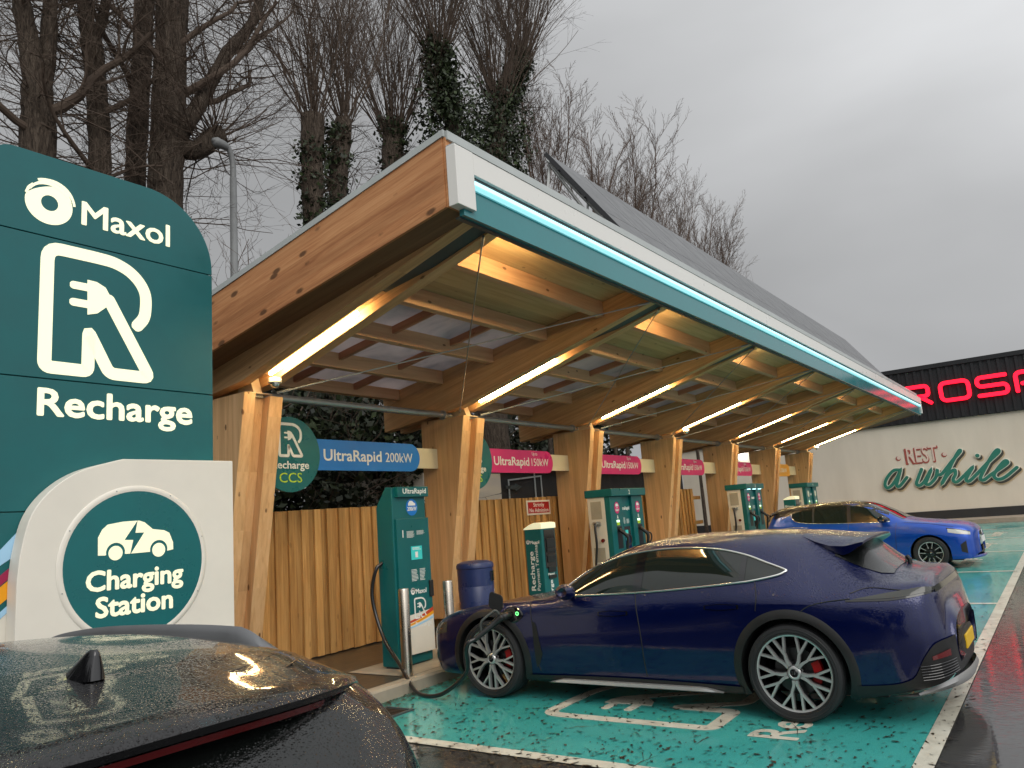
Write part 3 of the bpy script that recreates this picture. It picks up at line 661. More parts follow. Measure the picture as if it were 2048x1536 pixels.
# ------------------------------------------------------------------ boards between the columns
SIGNS=[('blue','UltraRapid','200kW',None,'blue UltraRapid 200kW board hanging between the two nearest columns'),
 ('pink','UltraRapid','150kW','Up to','pink UltraRapid 150kW board above the Strictly No Admission notice'),
 ('pink','UltraRapid','150kW','Up to','pink UltraRapid 150kW board above the dual charger numbered 2'),
 ('pink','UltraRapid','150kW','Up to','pink 150kW board hanging between the fourth and fifth columns'),
 ('pink','UltraRapid','150kW','Up to','pink 150kW board next to the bright globe lamp'),
 ('orange','Rapid','50kW',None,'orange board peeping out between the last two columns')]
for i,(colr,t1,t2,t3,lab) in enumerate(SIGNS):
    x=COLX[i]+(0.0,-0.18,-0.33,-0.46,-0.50,-0.46)[i]; Y=7.74; fr=FY(Y); zc=2.715
    t=thing('hanging_sign',lab,'sign',(x+2.2,Y,zc),group='charging speed boards between the canopy columns')
    c=MB(); c.box(x+0.53,COLX[i+1]-0.01,Y+0.03,Y+0.06,zc-0.135,zc+0.165); c.build('backing_board',M['cream'],t,bevel=0.002)
    xr=x+3.34; x0=x+1.3
    pill=[(x0,zc-0.19),(xr-0.19,zc-0.19)]+[(xr-0.19+0.19*math.sin(a),zc+0.01-0.20*math.cos(a)) for a in np.linspace(0.1,math.pi-0.1,14)]+[(xr-0.19,zc+0.21),(x0,zc+0.21)]
    c=MB(); c.prism(pill,fr,0.0,0.028); c.build('pill_board',M[colr],t,bevel=0.002)
    c=MB(); c.disc((x+0.98,zc),0.465,fr,-0.004,0.045,seg=56); disc=c.build('disc_board',M['teal_disc'],t,bevel=0.003)
    c=MB()
    if t1=='UltraRapid':
        c.text(t1,0.21,fr,(x+1.52,zc-0.062),0.030,bold=0.018,width=1.03,depth=0.003)
        c.build('lettering',M['lettering_white'],t); c=MB()
        c.text(t2,0.19,fr,(x+2.63,zc-0.062),0.030,width=0.55,depth=0.003)
        if t3: c.build('speed_lettering',M['lettering_white'],t); c=MB(); c.text(t3,0.085,fr,(x+2.66,zc+0.125),0.030,width=0.17,depth=0.003)
    else: c.text(t1+' '+t2,0.2,fr,(x+1.7,zc-0.06),0.030,width=1.3,depth=0.003)
    c.build('speed_lettering',M['lettering_white'],t)
    c=MB(); Remblem(c,fr,x+0.82,zc-0.02,0.42,0.045,0.049); c.text('Recharge',0.13,fr,(x+0.98,zc-0.175),0.046,bold=0.02,width=0.56,align='CENTER',depth=0.003)
    c.build('emblem',M['lettering_white'],disc)
    c=MB(); c.text('CCS',0.17,fr,(x+0.98,zc-0.345),0.046,width=0.34,align='CENTER',depth=0.003); c.build('socket_lettering',M['lime'],disc)
# ------------------------------------------------------------------ slatted timber fence behind the columns
fen=thing('slatted_fence','tall vertical timber slat fence running behind the canopy columns','fence',(12,8.25,gz(12)+KH))
b=MB(); random.seed(3); x=3.2; k=0
while x<19.6:
    w=0.105 if k%2 else 0.145; dy=-0.034 if k%2 else 0.0
    zb=gz(x)+KH+0.02+random.uniform(-.006,.006); zt=gz(x)+2.02+random.uniform(-.004,.004)
    b.box(x,x+w,8.20+dy+random.uniform(-.002,.002),8.232+dy,zb,zt); x+=(w-0.02); k+=1
b.build('slats',M['slat'],fen,bevel=0.003,seg=1)
b=MB()
for z in (0.45,1.1,1.75):
    for xx in np.arange(3.2,19.2,1.9): b.box(xx,xx+1.895,8.236,8.29,z+gz(xx),z+0.09+gz(xx))
b.build('rail',M['slat'],fen)
b=MB()
for xx in np.arange(3.4,19.5,1.9): b.box(xx,xx+0.1,8.295,8.395,gz(xx)+KH-0.02,gz(xx)+1.98)
b.build('post',M['slat'],fen)
# notice on the fence
t=thing('notice_sign','red and white Strictly No Admission notice fixed to the slat fence','sign',(12.1,8.15,1.9))
Yn=8.158; zc=1.93
b=MB(); b.box(11.83,12.62,Yn-0.0,Yn+0.006,zc-0.135,zc+0.135); bd=b.build('board',M['white'],t)
b=MB(); b.box(11.87,12.58,Yn-0.004,Yn-0.0005,zc-0.103,zc+0.103); b.build('red_field',M['red'],bd)
b=MB(); b.text('Strictly',0.10,FY(Yn),(12.225,zc+0.018),0.005,bold=0.012,width=0.36,align='CENTER',depth=0.002); b.text('No Admission',0.10,FY(Yn),(12.225,zc-0.082),0.005,bold=0.012,width=0.63,align='CENTER',depth=0.002)
b.build('lettering',M['lettering_white'],bd)
# ------------------------------------------------------------------ totem sign
tot=thing('totem_sign','tall teal totem sign reading Maxol Recharge with a white Charging Station box at its foot','sign',(3.1,6.15,gz(3)+KH))
TF=FY(6.0); XL,XR,ZT=2.16,3.97,4.745
def topshape(x0,x1,z0,z1,r=0.62,rl=0.16):
    pts=[(x0,z0),(x1,z0)]
    pts+=[(x1-r+r*math.sin(a)**1.0,z1-r+r*math.cos(a)) for a in np.linspace(math.pi/2,0,18)]
    pts+=[(x0+rl-rl*math.sin(a),z1-rl+rl*math.cos(a)) for a in np.linspace(0,math.pi/2,8)]
    return pts
b=MB(); b.prism(topshape(XL+.02,XR-.02,gz(3)+KH,ZT-.02),TF,-0.30,-0.022); b.build('core',M['teal_dark'],tot)
g_=0.004
for z0,z1,top in ((4.09+g_,ZT,True),(2.988+g_,4.09-g_,False),(2.018+g_,2.988-g_,False),(gz(3)+KH+0.01,2.018-g_,False)):
    b=MB()
    if top: b.prism(topshape(XL,XR,z0,z1),TF,-0.02,0.0)
    else: b.prism([(XL,z0),(XR,z0),(XR,z1),(XL,z1)],TF,-0.02,0.0)
    b.build('face_panel',M['teal'],tot,bevel=0.003)
b=MB()
b.text('Maxol',0.275,TF,(2.822,4.262),0.001,bold=0.022,width=0.735,depth=0.003)
b.build('lettering',M['lettering_lit'],tot); b=MB()
b.text('Recharge',0.285,TF,(2.544,2.716),0.001,bold=0.032,width=1.22,depth=0.003)
b.build('lettering',M['lettering_lit'],tot)
b=MB(); Remblem(b,TF,2.577,3.078,0.997,0.0005,0.004,w=0.098,pw=0.062); b.build('plug_emblem',M['lettering_lit'],tot)
# round swirl emblem
def swirl(b,fr,cx,cz,r,d,mi=0):
    n=48; v=[];f=[]
    for k in range(n):
        a=2*math.pi*k/n
        # thick ring whose hole sits off-centre; top left is cut by sweeping blades
        ro=r*(1.0 if not(1.2<a<2.9) else 0.80+0.20*abs((a-2.05)/0.85)**2)
        v.append(fr(cx+ro*math.cos(a),cz+ro*0.96*math.sin(a)-0.06*r,d)); v.append(fr(cx+0.02*r+0.36*r*math.cos(a),cz-0.02*r+0.36*r*math.sin(a),d))
    for k in range(n):
        a=2*k;c=2*((k+1)%n); f.append((a,c,c+1,a+1))
    b.add(v,f,mi)
    for (rr,a0,a1,w) in ((0.93,0.25,2.65,0.10),(1.08,0.10,2.05,0.09),(0.97,2.35,2.95,0.07)):
        P=[(cx+rr*r*math.cos(a),cz+rr*0.96*r*math.sin(a)+0.02*r) for a in np.linspace(a0,a1,14)]
        b.ribbon(P,lambda t:max(0.02,w*r*2*math.sin(math.pi*min(1,t*0.93+0.07))**0.8),fr,d-0.0004,d+0.0012,mi,caps=False)
b=MB(); swirl(b,TF,2.576,4.365,0.172,0.003); b.build('swirl_emblem',M['lettering_lit'],tot)
# coloured bands sweeping out from the white box
b=MB()
for (y0,y1,x0,xr_,mi) in ((1.74,1.86,1,0,0),(1.645,1.675,1,0,1),):
    pass
for mi,(zl0,zl1,zr0,zr1) in enumerate(((1.665,1.70,1.72,1.885),(1.50,1.575,1.60,1.67),(1.38,1.495,1.47,1.59),(1.26,1.31,1.385,1.43))):
    b.prism([(2.17,zl0-0.12),(2.46,zr0+0.02),(2.46,zr1+0.02),(2.17,zl1-0.12)],TF,0.001+mi*0.0006,0.003+mi*0.0006,mi)
b.prism([(2.17,0.30),(2.46,0.30),(2.46,1.40),(2.17,1.14)],TF,0.0002,0.0007,4)
b.build('colour_bands',[M['sky_blue'],M['magenta'],M['amber'],M['sky_blue'],M['white']],tot)
# white box with leaf-shaped corner
bx=[(2.386,gz(3)+KH)]+[tuple(p) for p in spline([(2.386,1.55),(2.405,1.75),(2.465,1.99),(2.60,2.17),(2.80,2.30),(3.10,2.388)],5)]+[(4.06,2.392),(4.06,gz(3)+KH)]
b=MB(); b.prism(bx[::-1],TF,0.004,0.15); box=b.build('base_box',M['white'],tot,bevel=0.006)
cc=(3.215,1.60)
b=MB(); v=[]; n=72
for rad,d in ((0.585,0.151),(0.578,0.158),(0.555,0.160),(0.541,0.157)):
    for k in range(n): v.append(TF(cc[0]+rad*math.cos(2*math.pi*k/n),cc[1]+rad*math.sin(2*math.pi*k/n),d))
b.add(v,[(j*n+k,j*n+(k+1)%n,(j+1)*n+(k+1)%n,(j+1)*n+k) for j in range(3) for k in range(n)]); attach(b.build('rim',M['white'],smooth=True),box)
b=MB()
for k in range(8): b.disc((cc[0]+0.566*math.cos(k*math.pi/4+.3),cc[1]+0.566*math.sin(k*math.pi/4+.3)),0.005,TF,0.158,0.162,seg=8)
attach(b.build('rivets',M['steel']),box)
b=MB(); b.disc(cc,0.545,TF,0.150,0.156,seg=80); attach(b.build('disc',M['teal_disc']),box)
b=MB()
# little car with a bolt, drawn as a single outline with wheel arches
o_=[(2.918,1.675),(2.916,1.804),(2.945,1.86),(2.985,1.896),(3.10,1.913),(3.225,1.916),(3.27,1.90),(3.335,1.846),(3.43,1.832),(3.472,1.81),(3.503,1.735),(3.505,1.68),(3.455,1.672)]
arc=lambda cx,cz,r,a0,a1,n:[(cx+r*math.cos(a),cz+r*math.sin(a)) for a in np.linspace(a0,a1,n)]
o_=o_+arc(3.385,1.688,0.072,-0.2,math.pi+0.2,12)+[(3.30,1.672),(3.175,1.672)]
bolt_r=[(3.160,1.672),(3.266,1.822),(3.197,1.824),(3.213,1.916)]
right=[p for p in o_ if p[0]>=3.2132 or False]
left_part=[(2.918,1.675),(2.916,1.804),(2.945,1.86),(2.985,1.896),(3.10,1.913),(3.212,1.916),(3.113,1.776),(3.180,1.772),(3.158,1.672),(3.131,1.672)]+arc(3.047,1.688,0.072,-0.2,math.pi+0.2,12)+[(2.965,1.672)]
right_part=[(3.2135,1.9155),(3.225,1.916),(3.27,1.90),(3.335,1.846),(3.43,1.832),(3.472,1.81),(3.503,1.735),(3.505,1.68),(3.457,1.672)]+arc(3.385,1.688,0.072,-0.2,math.pi+0.2,12)+[(3.165,1.672),(3.267,1.823),(3.198,1.825)]
b.prism(left_part[::-1],TF,0.1555,0.159); b.prism(right_part[::-1],TF,0.1555,0.159)
for wx in (3.047,3.385): b.disc((wx,1.684),0.053,TF,0.1555,0.159,seg=28)
b.text('Charging',0.2,TF,(3.213,1.425),0.156,bold=0.036,width=0.745,align='CENTER',depth=0.003)
b.text('Station',0.2,TF,(3.205,1.235),0.156,bold=0.036,width=0.585,align='CENTER',depth=0.003)
attach(b.build('lettering',M['lettering_cream']),box)
# ------------------------------------------------------------------ chargers
def fine_print(b,fr,x0,x1,z0,z1,rows,d,mi=0):
    random.seed(int(x0*100)); dz=(z1-z0)/rows
    for r_ in range(rows):
        L=(x1-x0)*random.uniform(.7,1); zz=z1-dz*(r_+.5); b.prism([(x0,zz-dz*.2),(x0+L,zz-dz*.2),(x0+L,zz+dz*.2),(x0,zz+dz*.2)],fr,d,d+0.0008,mi)
def slim_charger():
    x0,x1,y0,y1=6.54,7.11,6.40,6.66; zb=gz(6.8)+KH; fr=FY(y0)
    t=thing('charging_post','slim teal 200kW charging post numbered 1 beside a steel bollard','charger',((x0+x1)/2,(y0+y1)/2,zb))
    b=MB(); prof=[(y0,zb+0.02),(y0,2.19),(y0+0.10,2.20),(y1,1.98),(y1,zb+0.02)]
    b.prism([(p[0],p[1]) for p in prof][::-1],YZ(x0),0.0,x1-x0); b.build('body',M['teal'],t,bevel=0.012)
    b=MB(); b.box(x0+0.03,x1-0.03,y0+0.03,y1-0.03,zb+0.002,zb+0.03); b.build('plinth',M['steel_dark'],t)
    b=MB(); b.box(x0+0.055,x1+0.015,y0-0.05,y0+0.01,2.075,2.195); hd=b.build('header',M['teal'],t,bevel=0.006)
    b=MB(); b.text('UltraRapid',0.085,fr,(x0+0.14,2.115),0.0505,bold=0.02,width=0.40,depth=0.002); b.build('lettering',M['lettering_white'],hd)
    b=MB(); b.box(x0+0.03,x1+0.01,y0-0.032,y0+0.006,zb+0.13,1.825); dr=b.build('door',M['teal'],t,bevel=0.005)
    F=FY(y0-0.032)
    b=MB(); b.prism([(x0+0.031,zb+0.131),(x1+0.009,zb+0.131),(x1+0.009,zb+0.60),(x0+0.031,zb+0.55)],F,0.0004,0.002); b.build('white_skirt',M['white'],dr)
    b=MB()
    for k,(zl,zr,h) in enumerate(((0.555,0.60,0.0),)): pass
    for mi,(a0,a1,h) in enumerate(((0.475,0.595,0.035),(0.445,0.555,0.03),(0.415,0.505,0.022))):
        P=[(x0+0.031+(x1-x0-0.022)*u,zb+a0+(a1-a0)*u**1.6) for u in np.linspace(0,1,10)]
        b.ribbon(P,lambda t,h=h:h*(0.45+0.75*t),F,0.001,0.0028+0.0004*mi,mi,caps=False)
    b.build('colour_bands',[M['redfilm'],M['amber'],M['sky_blue']],dr)
    b=MB()
    b.text('1',0.12,F,(x0+0.12,1.61),0.0005,bold=0.01,depth=0.002); fine_print(b,F,x0+0.19,x0+0.33,1.60,1.68,7,0.0006); fine_print(b,F,x0+0.36,x0+0.51,1.63,1.68,5,0.0006)
    fine_print(b,F,x0+0.24,x0+0.36,1.10,1.24,9,0.0006); fine_print(b,F,x0+0.38,x0+0.48,1.10,1.24,9,0.0006)
    b.build('instruction_lettering',M['lettering_white'],dr); b=MB()
    swirl(b,F,x0+0.245,0.985,0.032,0.002); b.text('Maxol',0.075,F,(x0+0.295,0.958),0.0005,bold=0.02,width=0.18,depth=0.002)
    b.build('brand_lettering',M['lettering_white'],dr); b=MB()
    Remblem(b,F,x0+0.265,0.685,0.235,0.0004,0.003,w=0.075); b.text('Recharge',0.08,F,(x0+0.265,0.585),0.0005,bold=0.02,width=0.27,depth=0.002)
    b.build('lettering',M['lettering_white'],dr)
    b=MB(); b.box(x0+0.25,x0+0.435,y0-0.036,y0-0.031,1.345,1.50); sc=b.build('screen',M['screen'],dr)
    b=MB(); fine_print(b,F,x0+0.27,x0+0.42,1.455,1.49,3,0.0045); b.prism([(x0+0.315,1.37),(x0+0.36,1.37),(x0+0.36,1.435),(x0+0.315,1.435)],F,0.0045,0.005); b.build('display_text',M['lettering_white'],sc)
    b=MB(); b.disc((x0+0.33,1.955),0.098,FY(y0),0.0006,0.004,seg=36); bg_=b.build('blue_badge',M['blue'],t)
    b=MB(); b.text('200kW',0.066,FY(y0),(x0+0.33,1.915),0.0045,bold=0.02,width=0.155,align='CENTER',depth=0.002)
    b.prism([(x0+0.27,1.975),(x0+0.39,1.975),(x0+0.392,2.0),(x0+0.36,2.012),(x0+0.34,2.03),(x0+0.295,2.03),(x0+0.27,2.0)],FY(y0),0.0045,0.006); b.build('lettering',M['lettering_white'],bg_)
    b=MB(); b.box(x1-0.045,x1+0.022,y0-0.05,y0-0.03,0.90,1.09); b.build('door_handle',M['black'],dr,bevel=0.006)
    return t
slim_charger()
def cable(name,label,pts,r,group=None,n=8,sides=10,mat='cable'):
    b=MB(); b.tube(spline(pts,n),r,sides); return tag(b.build(name,M[mat],smooth=True),label,'cable',group)
def dual_charger(x0,x1,num,label,y0=6.40,y1=6.84,ztop=2.13,hooks=1,badge='pink'):
    g=gz(x0); zb=g+KH+0.006; zt=ztop; fr=FY(y0); side=FX(x0)
    t=thing('charging_cabinet',label,'charger',((x0+x1)/2,(y0+y1)/2,zb),group='dual charging cabinets under the canopy')
    b=MB(); b.box(x0,x1,y0+0.10,y1,zb,zt-0.13); b.build('cabinet',M['shellw'],t,bevel=0.008)
    # teal front, three bays
    w=x1-x0
    b=MB(); b.box(x0+0.002,x0+0.36*w,y0,y0+0.13,zb+0.01,zt-0.132); b.box(x0+0.66*w,x1-0.002,y0,y0+0.13,zb+0.01,zt-0.132); b.box(x0+0.361*w,x0+0.659*w,y0+0.05,y0+0.13,zb+0.01,zt-0.132)
    fr_=b.build('front',M['teal'],t,bevel=0.006)
    b=MB(); b.box(x0-0.03,x1+0.04,y0-0.07,y1+0.03,zt-0.13,zt); hd=b.build('header',M['teal'],t,bevel=0.01)
    b=MB(); b.text(num,0.11,FY(y0-0.07),(x0+0.5*w,zt-0.105),0.0005,bold=0.01,align='CENTER',depth=0.002); b.build('lettering',M['lettering_white'],hd)
    # grilles, isolator and cable on the side
    b=MB()
    for z0_,z1_ in ((zt-0.50,zt-0.20),(zt-1.22,zt-0.98),(zt-1.62,zt-1.34)):
        b.prism([(-y1+0.06,z0_),(-y0-0.17,z0_),(-y0-0.17,z1_),(-y1+0.06,z1_)],side,0.0,0.004)
        for k in range(9):
            zz=z0_+(z1_-z0_)*(k+.5)/9; b.prism([(-y1+0.07,zz-0.004),(-y0-0.18,zz-0.004),(-y0-0.18,zz+0.004),(-y1+0.07,zz+0.004)],side,0.004,0.007)
        b.build('grille',M['grille'],t); b=MB()
    b=MB(); b.lathe([(0,0.0),(0.032,0.0),(0.032,0.02),(0.024,0.022),(0.022,0.045),(0,0.047)],Frame((x0,y0+0.19,zt-0.86),(0,-1,0),(0,0,1)),20); b.build('stop_button',M['redlens'],t,auto=35)
    for h in range(hooks):
        yc=y0+0.27+0.09*h-(0.04 if hooks>1 else 0)
        b=MB(); b.box(x0-0.05,x0+0.0,yc-0.07,yc+0.07,zt-0.60,zt-0.54); b.tube([(x0-0.005,yc,zt-0.57),(x0-0.09,yc,zt-0.575)],0.035,10); b.build('cable_outlet',M['steel'],t,bevel=0.003)
        b=MB(); b.tube(spline([(x0-0.08,yc,zt-0.575),(x0-0.105,yc,zt-0.66),(x0-0.10,yc-0.0,zt-0.95),(x0-0.085,yc+0.06,zt-1.30),(x0-0.07,yc+0.05,zt-1.62),(x0-0.10,yc-0.1,zt-1.80),(x0-0.06,y0-0.03,zt-1.72),(x0+0.1,y0-0.06,zt-1.5)],6),0.021,10); b.build('cable',M['cable'],t,smooth=True)
    # holsters, guns, badges, print
    for s,(cx,letter) in enumerate(((x0+0.19*w,'A'),(x0+0.83*w,'B'))):
        b=MB(); b.box(cx-0.05*w,cx+0.09*w,y0-0.006,y0+0.02,zt-1.02,zt-0.64); b.build('holster',M['black'],t,bevel=0.006)
        b=MB(); b.tube(spline([(cx,y0-0.01,zt-0.70),(cx+0.02,y0-0.08,zt-0.76),(cx+0.05,y0-0.13,zt-0.84),(cx+0.055,y0-0.11,zt-0.98),(cx+0.075,y0-0.08,zt-1.16)],5),lambda u:0.034-0.012*u,10)
        b.tube(spline([(cx+0.03,y0-0.10,zt-0.77),(cx+0.11,y0-0.16,zt-0.82),(cx+0.12,y0-0.15,zt-0.93),(cx+0.06,y0-0.11,zt-0.99)],5),0.014,8)
        b.tube(spline([(cx+0.075,y0-0.08,zt-1.16),(cx+0.10,y0-0.09,zt-1.5),(cx+0.06,y0-0.12,zt-1.8),(cx-0.02,y0-0.04,zt-1.7)],5),0.02,8); b.build('plug',M['black'],t,smooth=True)
        b=MB(); b.disc((cx,zt-0.33),0.085,fr,0.0006,0.004,seg=32,ry=0.10); bd=b.build('badge',M[badge],t)
        b=MB(); b.text('150kW',0.05,fr,(cx,zt-0.385),0.0045,bold=0.02,width=0.125,align='CENTER',depth=0.002); b.prism([(cx-0.05,zt-0.305),(cx+0.05,zt-0.305),(cx+0.05,zt-0.28),(cx+0.02,zt-0.255),(cx-0.03,zt-0.255),(cx-0.05,zt-0.28)],fr,0.0045,0.006); b.text('Up to',0.03,fr,(cx,zt-0.335),0.0045,width=0.06,align='CENTER',depth=0.002); b.build('lettering',M['lettering_white'],bd)
        b=MB(); b.text(letter,0.085,fr,(cx,zt-0.515),0.0005,bold=0.015,align='CENTER',depth=0.002); b.build('letter',M['lettering_white'],t)
        b=MB(); b.box(cx-0.05,cx+0.05,y0-0.006,y0+0.01,zt-0.575,zt-0.535); b.build('status_lamp',M['lamp_lit'],t,bevel=0.004)
        b=MB(); b.box(cx-0.05,cx+0.05,y0-0.005,y0+0.01,zt-0.625,zt-0.578); b.build('socket_label',M['lime'],t)
    F2=FY(y0+0.05)
    b=MB(); b.text('UltraRapid',0.085,F2,(x0+0.505*w,zt-0.37),0.0005,bold=0.02,width=0.27*w,align='CENTER',depth=0.002); fine_print(b,F2,x0+0.40*w,x0+0.5*w,zt-0.61,zt-0.5,7,0.0006); fine_print(b,F2,x0+0.52*w,x0+0.62*w,zt-0.61,zt-0.53,6,0.0006); fine_print(b,F2,x0+0.40*w,x0+0.50*w,zt-1.12,zt-1.0,6,0.0006)
    b.build('front_lettering',M['lettering_white'],t)
    b=MB(); b.prism([(x0+0.42*w,zt-1.05),(x0+0.60*w,zt-1.05),(x0+0.60*w,zt-0.66),(x0+0.42*w,zt-0.66)],F2,0.0004,0.01); b.build('reader_recess',M['blackgloss'],t)
    b=MB(); b.prism([(x0+0.44*w,zt-0.90),(x0+0.52*w,zt-0.90),(x0+0.52*w,zt-0.72),(x0+0.44*w,zt-0.72)],F2,0.010,0.014); b.build('screen',M['screen'],t)
    return t
dual_charger(11.77,13.00,'2','white and teal dual charging cabinet numbered 2 behind the dark blue estate car')
dual_charger(18.55,19.80,'3','white and teal dual charging cabinet with lit header between the two cars',ztop=2.19)
dual_charger(23.9,25.1,'4','farthest dual charging cabinet with two side cables above the light blue hatchback',ztop=2.20,hooks=2,badge='cream')
# lamps under the header of the second cabinet
b=MB()
for fx in (0.19,0.5,0.83): b.box(18.55+1.25*fx-0.07,18.55+1.25*fx+0.07,6.345,6.385,2.048,2.058)
lampo=b.build('header_lamps',M['blue_lit'],bpy.data.objects['charging_cabinet.001'])
# ------------------------------------------------------------------ payment terminals
def terminal(x0,x1,y0,y1,zt,label):
    g=gz(x0)+KH; side=FX(x0)
    t=thing('payment_terminal',label,'payment terminal',((x0+x1)/2,(y0+y1)/2,g),group='payment terminals under the canopy')
    b=MB(); b.box(x0,x1,y0,y1,g+0.002,zt-0.08); b.build('body',M['teal'],t,bevel=0.014)
    # cream domed cap, arched across the depth
    n=12; P=[(y0-0.012,zt-0.085)]+[(y0-0.012+(y1-y0+0.024)*k/n,zt-0.085+0.085*math.sin(math.pi*(0.32+0.68*(k/n)))**0.9 if k<n else zt-0.085) for k in range(n+1)]
    P=[(y0-0.012,zt-0.095)]+[(y0-0.012+(y1-y0+0.024)*k/n, zt-0.088+0.085*math.sin(math.pi*(0.30+0.70*k/n))) for k in range(n)]+[(y1+0.012,zt-0.095)]
    b=MB(); b.prism(P[::-1],YZ(x0-0.012),0.0,x1-x0+0.024); b.build('cap',M['lettering_cream'],t,bevel=0.004)
    b=MB(); b.box(x0+0.06,x1-0.03,y0-0.008,y0+0.01,0.80+g,zt-0.11); pn=b.build('reader_panel',M['blackgloss'],t,bevel=0.004)
    b=MB(); F=FY(y0-0.008)
    for k,(a,c_) in enumerate(((0.10,0.13),(0.24,0.05),(0.34,0.10),(0.50,0.08),(0.62,0.05))):
        zz=zt-0.14-a; b.prism([(x0+0.10,zz-c_),(x1-0.07,zz-c_),(x1-0.07,zz),(x0+0.10,zz)],F,0.0005,0.012)
    b.build('card_reader',M['black'],pn,bevel=0.003)
    b=MB(); swirl(b,side,-y1+0.055,zt-0.28,0.026,0.002); b.text('Maxol',0.065,side,(-y1+0.092,zt-0.302),0.0005,bold=0.015,width=0.16,depth=0.002)
    up=Frame((x0,0,0),(0,0,1),(0,1,0))  # reads upwards; normal -X
    b.build('brand_lettering',M['lettering_white'],t); b=MB()
    b.text('Recharge',0.105,up,(g+0.50,y1-0.135),0.0005,bold=0.015,width=0.55,depth=0.002)
    b.text('Payment Terminal',0.075,up,(g+0.50,y1-0.215),0.0005,width=0.66,depth=0.002)
    b.build('side_lettering',M['lettering_white'],t); b=MB()
    b.text('Recharge',0.1,Frame((0,y0,0),(0,0,1),(-1,0,0)),(g+0.18,-(x0+0.2)),0.0005,bold=0.02,width=0.45,depth=0.002)
    b.build('front_lettering',M['lettering_white'],t); b=MB()
    b.text('Maxol',0.045,FY(y0),(x0+0.1,g+0.70),0.0005,bold=0.02,width=0.16,depth=0.002)
    b.build('brand_lettering',M['lettering_white'],t)
terminal(9.48,9.85,6.32,6.62,1.66,'teal payment terminal with cream domed cap below the Strictly No Admission notice')
terminal(22.3,22.7,6.3,6.62,1.83,'far teal payment terminal seen over the roof of the light blue hatchback')
# ------------------------------------------------------------------ litter bin, bollards
cx,cy=8.40,6.72; g=gz(cx)+KH
t=thing('litter_bin','round navy plastic litter bin with a domed lid beside the dark blue car','bin',(cx,cy,g))
fr=Frame((cx,cy,g),(1,0,0),(0,1,0))
b=MB(); b.lathe([(0,0.0),(0.205,0.0),(0.215,0.02),(0.245,0.70),(0.238,0.71),(0,0.71)],fr,40); b.build('body',M['bin'],t,auto=40)
b=MB(); b.lathe([(0.0,0.705),(0.243,0.705),(0.246,0.93),(0.255,0.94),(0.255,0.975),(0.24,1.005),(0.17,1.03),(0.0,1.04)],fr,40); b.build('hood',M['bin'],t,auto=35)
for a0 in (-1.12,):
    b=MB(); n=10; v=[]
    for k in range(n+1):
        a=a0-0.42+0.84*k/n
        for z in (0.76,0.89): v.append(fr(0.252*math.cos(a),0.252*math.sin(a),z))
    b.add(v,[(2*k,2*k+2,2*k+3,2*k+1) for k in range(n)]); b.build('opening',M['blackgloss'],t)
b=MB()
for (a,z0,z1,w) in ((-1.17,0.50,0.60,0.03),(-1.25,0.40,0.50,0.02),(-1.09,0.38,0.50,0.02),(-1.17,0.62,0.65,0.03)):
    P=[fr(0.247*math.cos(a),0.247*math.sin(a),z0),fr(0.247*math.cos(a+0.09),0.247*math.sin(a+0.09),z0),fr(0.247*math.cos(a+0.09),0.247*math.sin(a+0.09),z1),fr(0.247*math.cos(a),0.247*math.sin(a),z1)]
    b.add(P,[(0,1,2,3)])
b.build('white_symbol',M['lettering_white'],t)
for x,y,lab in ((6.32,6.07,'brushed steel bollard right in front of the slim charging post'),(7.06,6.07,'steel bollard between the charging post and the nose of the dark blue car'),(11.4,6.08,'steel bollard hidden behind the dark blue car'),(18.2,6.1,'steel bollard in front of the second dual cabinet')):
    if x>8: continue
    g=gz(x)+KH
    b=MB(); b.lathe([(0,0),(0.085,0.0),(0.085,0.008),(0.058,0.009),(0.058,0.895),(0.052,0.91),(0,0.914)],Frame((x,y,g),(1,0,0),(0,1,0)),32)
    tag(b.build('bollard',M['stainless'],auto=40),lab,'bollard','stainless bollards along the kerb')
# ------------------------------------------------------------------ far shop building
bld=thing('shop_building','long white rendered shop with black ribbed cladding and red lit letters beyond the canopy','building',(36.2,0,gz(36)))
bx0=36.0; BF=FX(bx0); g=gz(36)-0.15
b=MB(); b.box(bx0,bx0+14,-45,15.4,g+0.6,4.6); b.build('wall',M['render'],bld)
b=MB(); b.box(bx0-0.05,bx0+14,-45,15.45,g,0.86); b.build('plinth',M['plinth'],bld)
b=MB(); b.box(bx0-0.10,bx0+14.0,-45,15.5,4.50,6.66)
y=-45.0
while y<15.4: b.box(bx0-0.155,bx0-0.098,y,y+0.10,4.52,6.64); y+=0.30
b.build('cladding',M['clad'],bld)
b=MB(); b.box(bx0-0.19,bx0+14.1,-45.1,15.6,6.655,6.83); b.build('parapet',M['clad'],bld)
LF=FX(bx0-0.16)
def RL(pts,r=0.25): return fillet([(-p[0],p[1]) for p in pts],r,6)
b=MB(); w=0.145; lw=lambda p,**k: b.ribbon(p,w,LF,0.02,0.13,caps=True,**k)
zb_,zt_=5.24,5.96
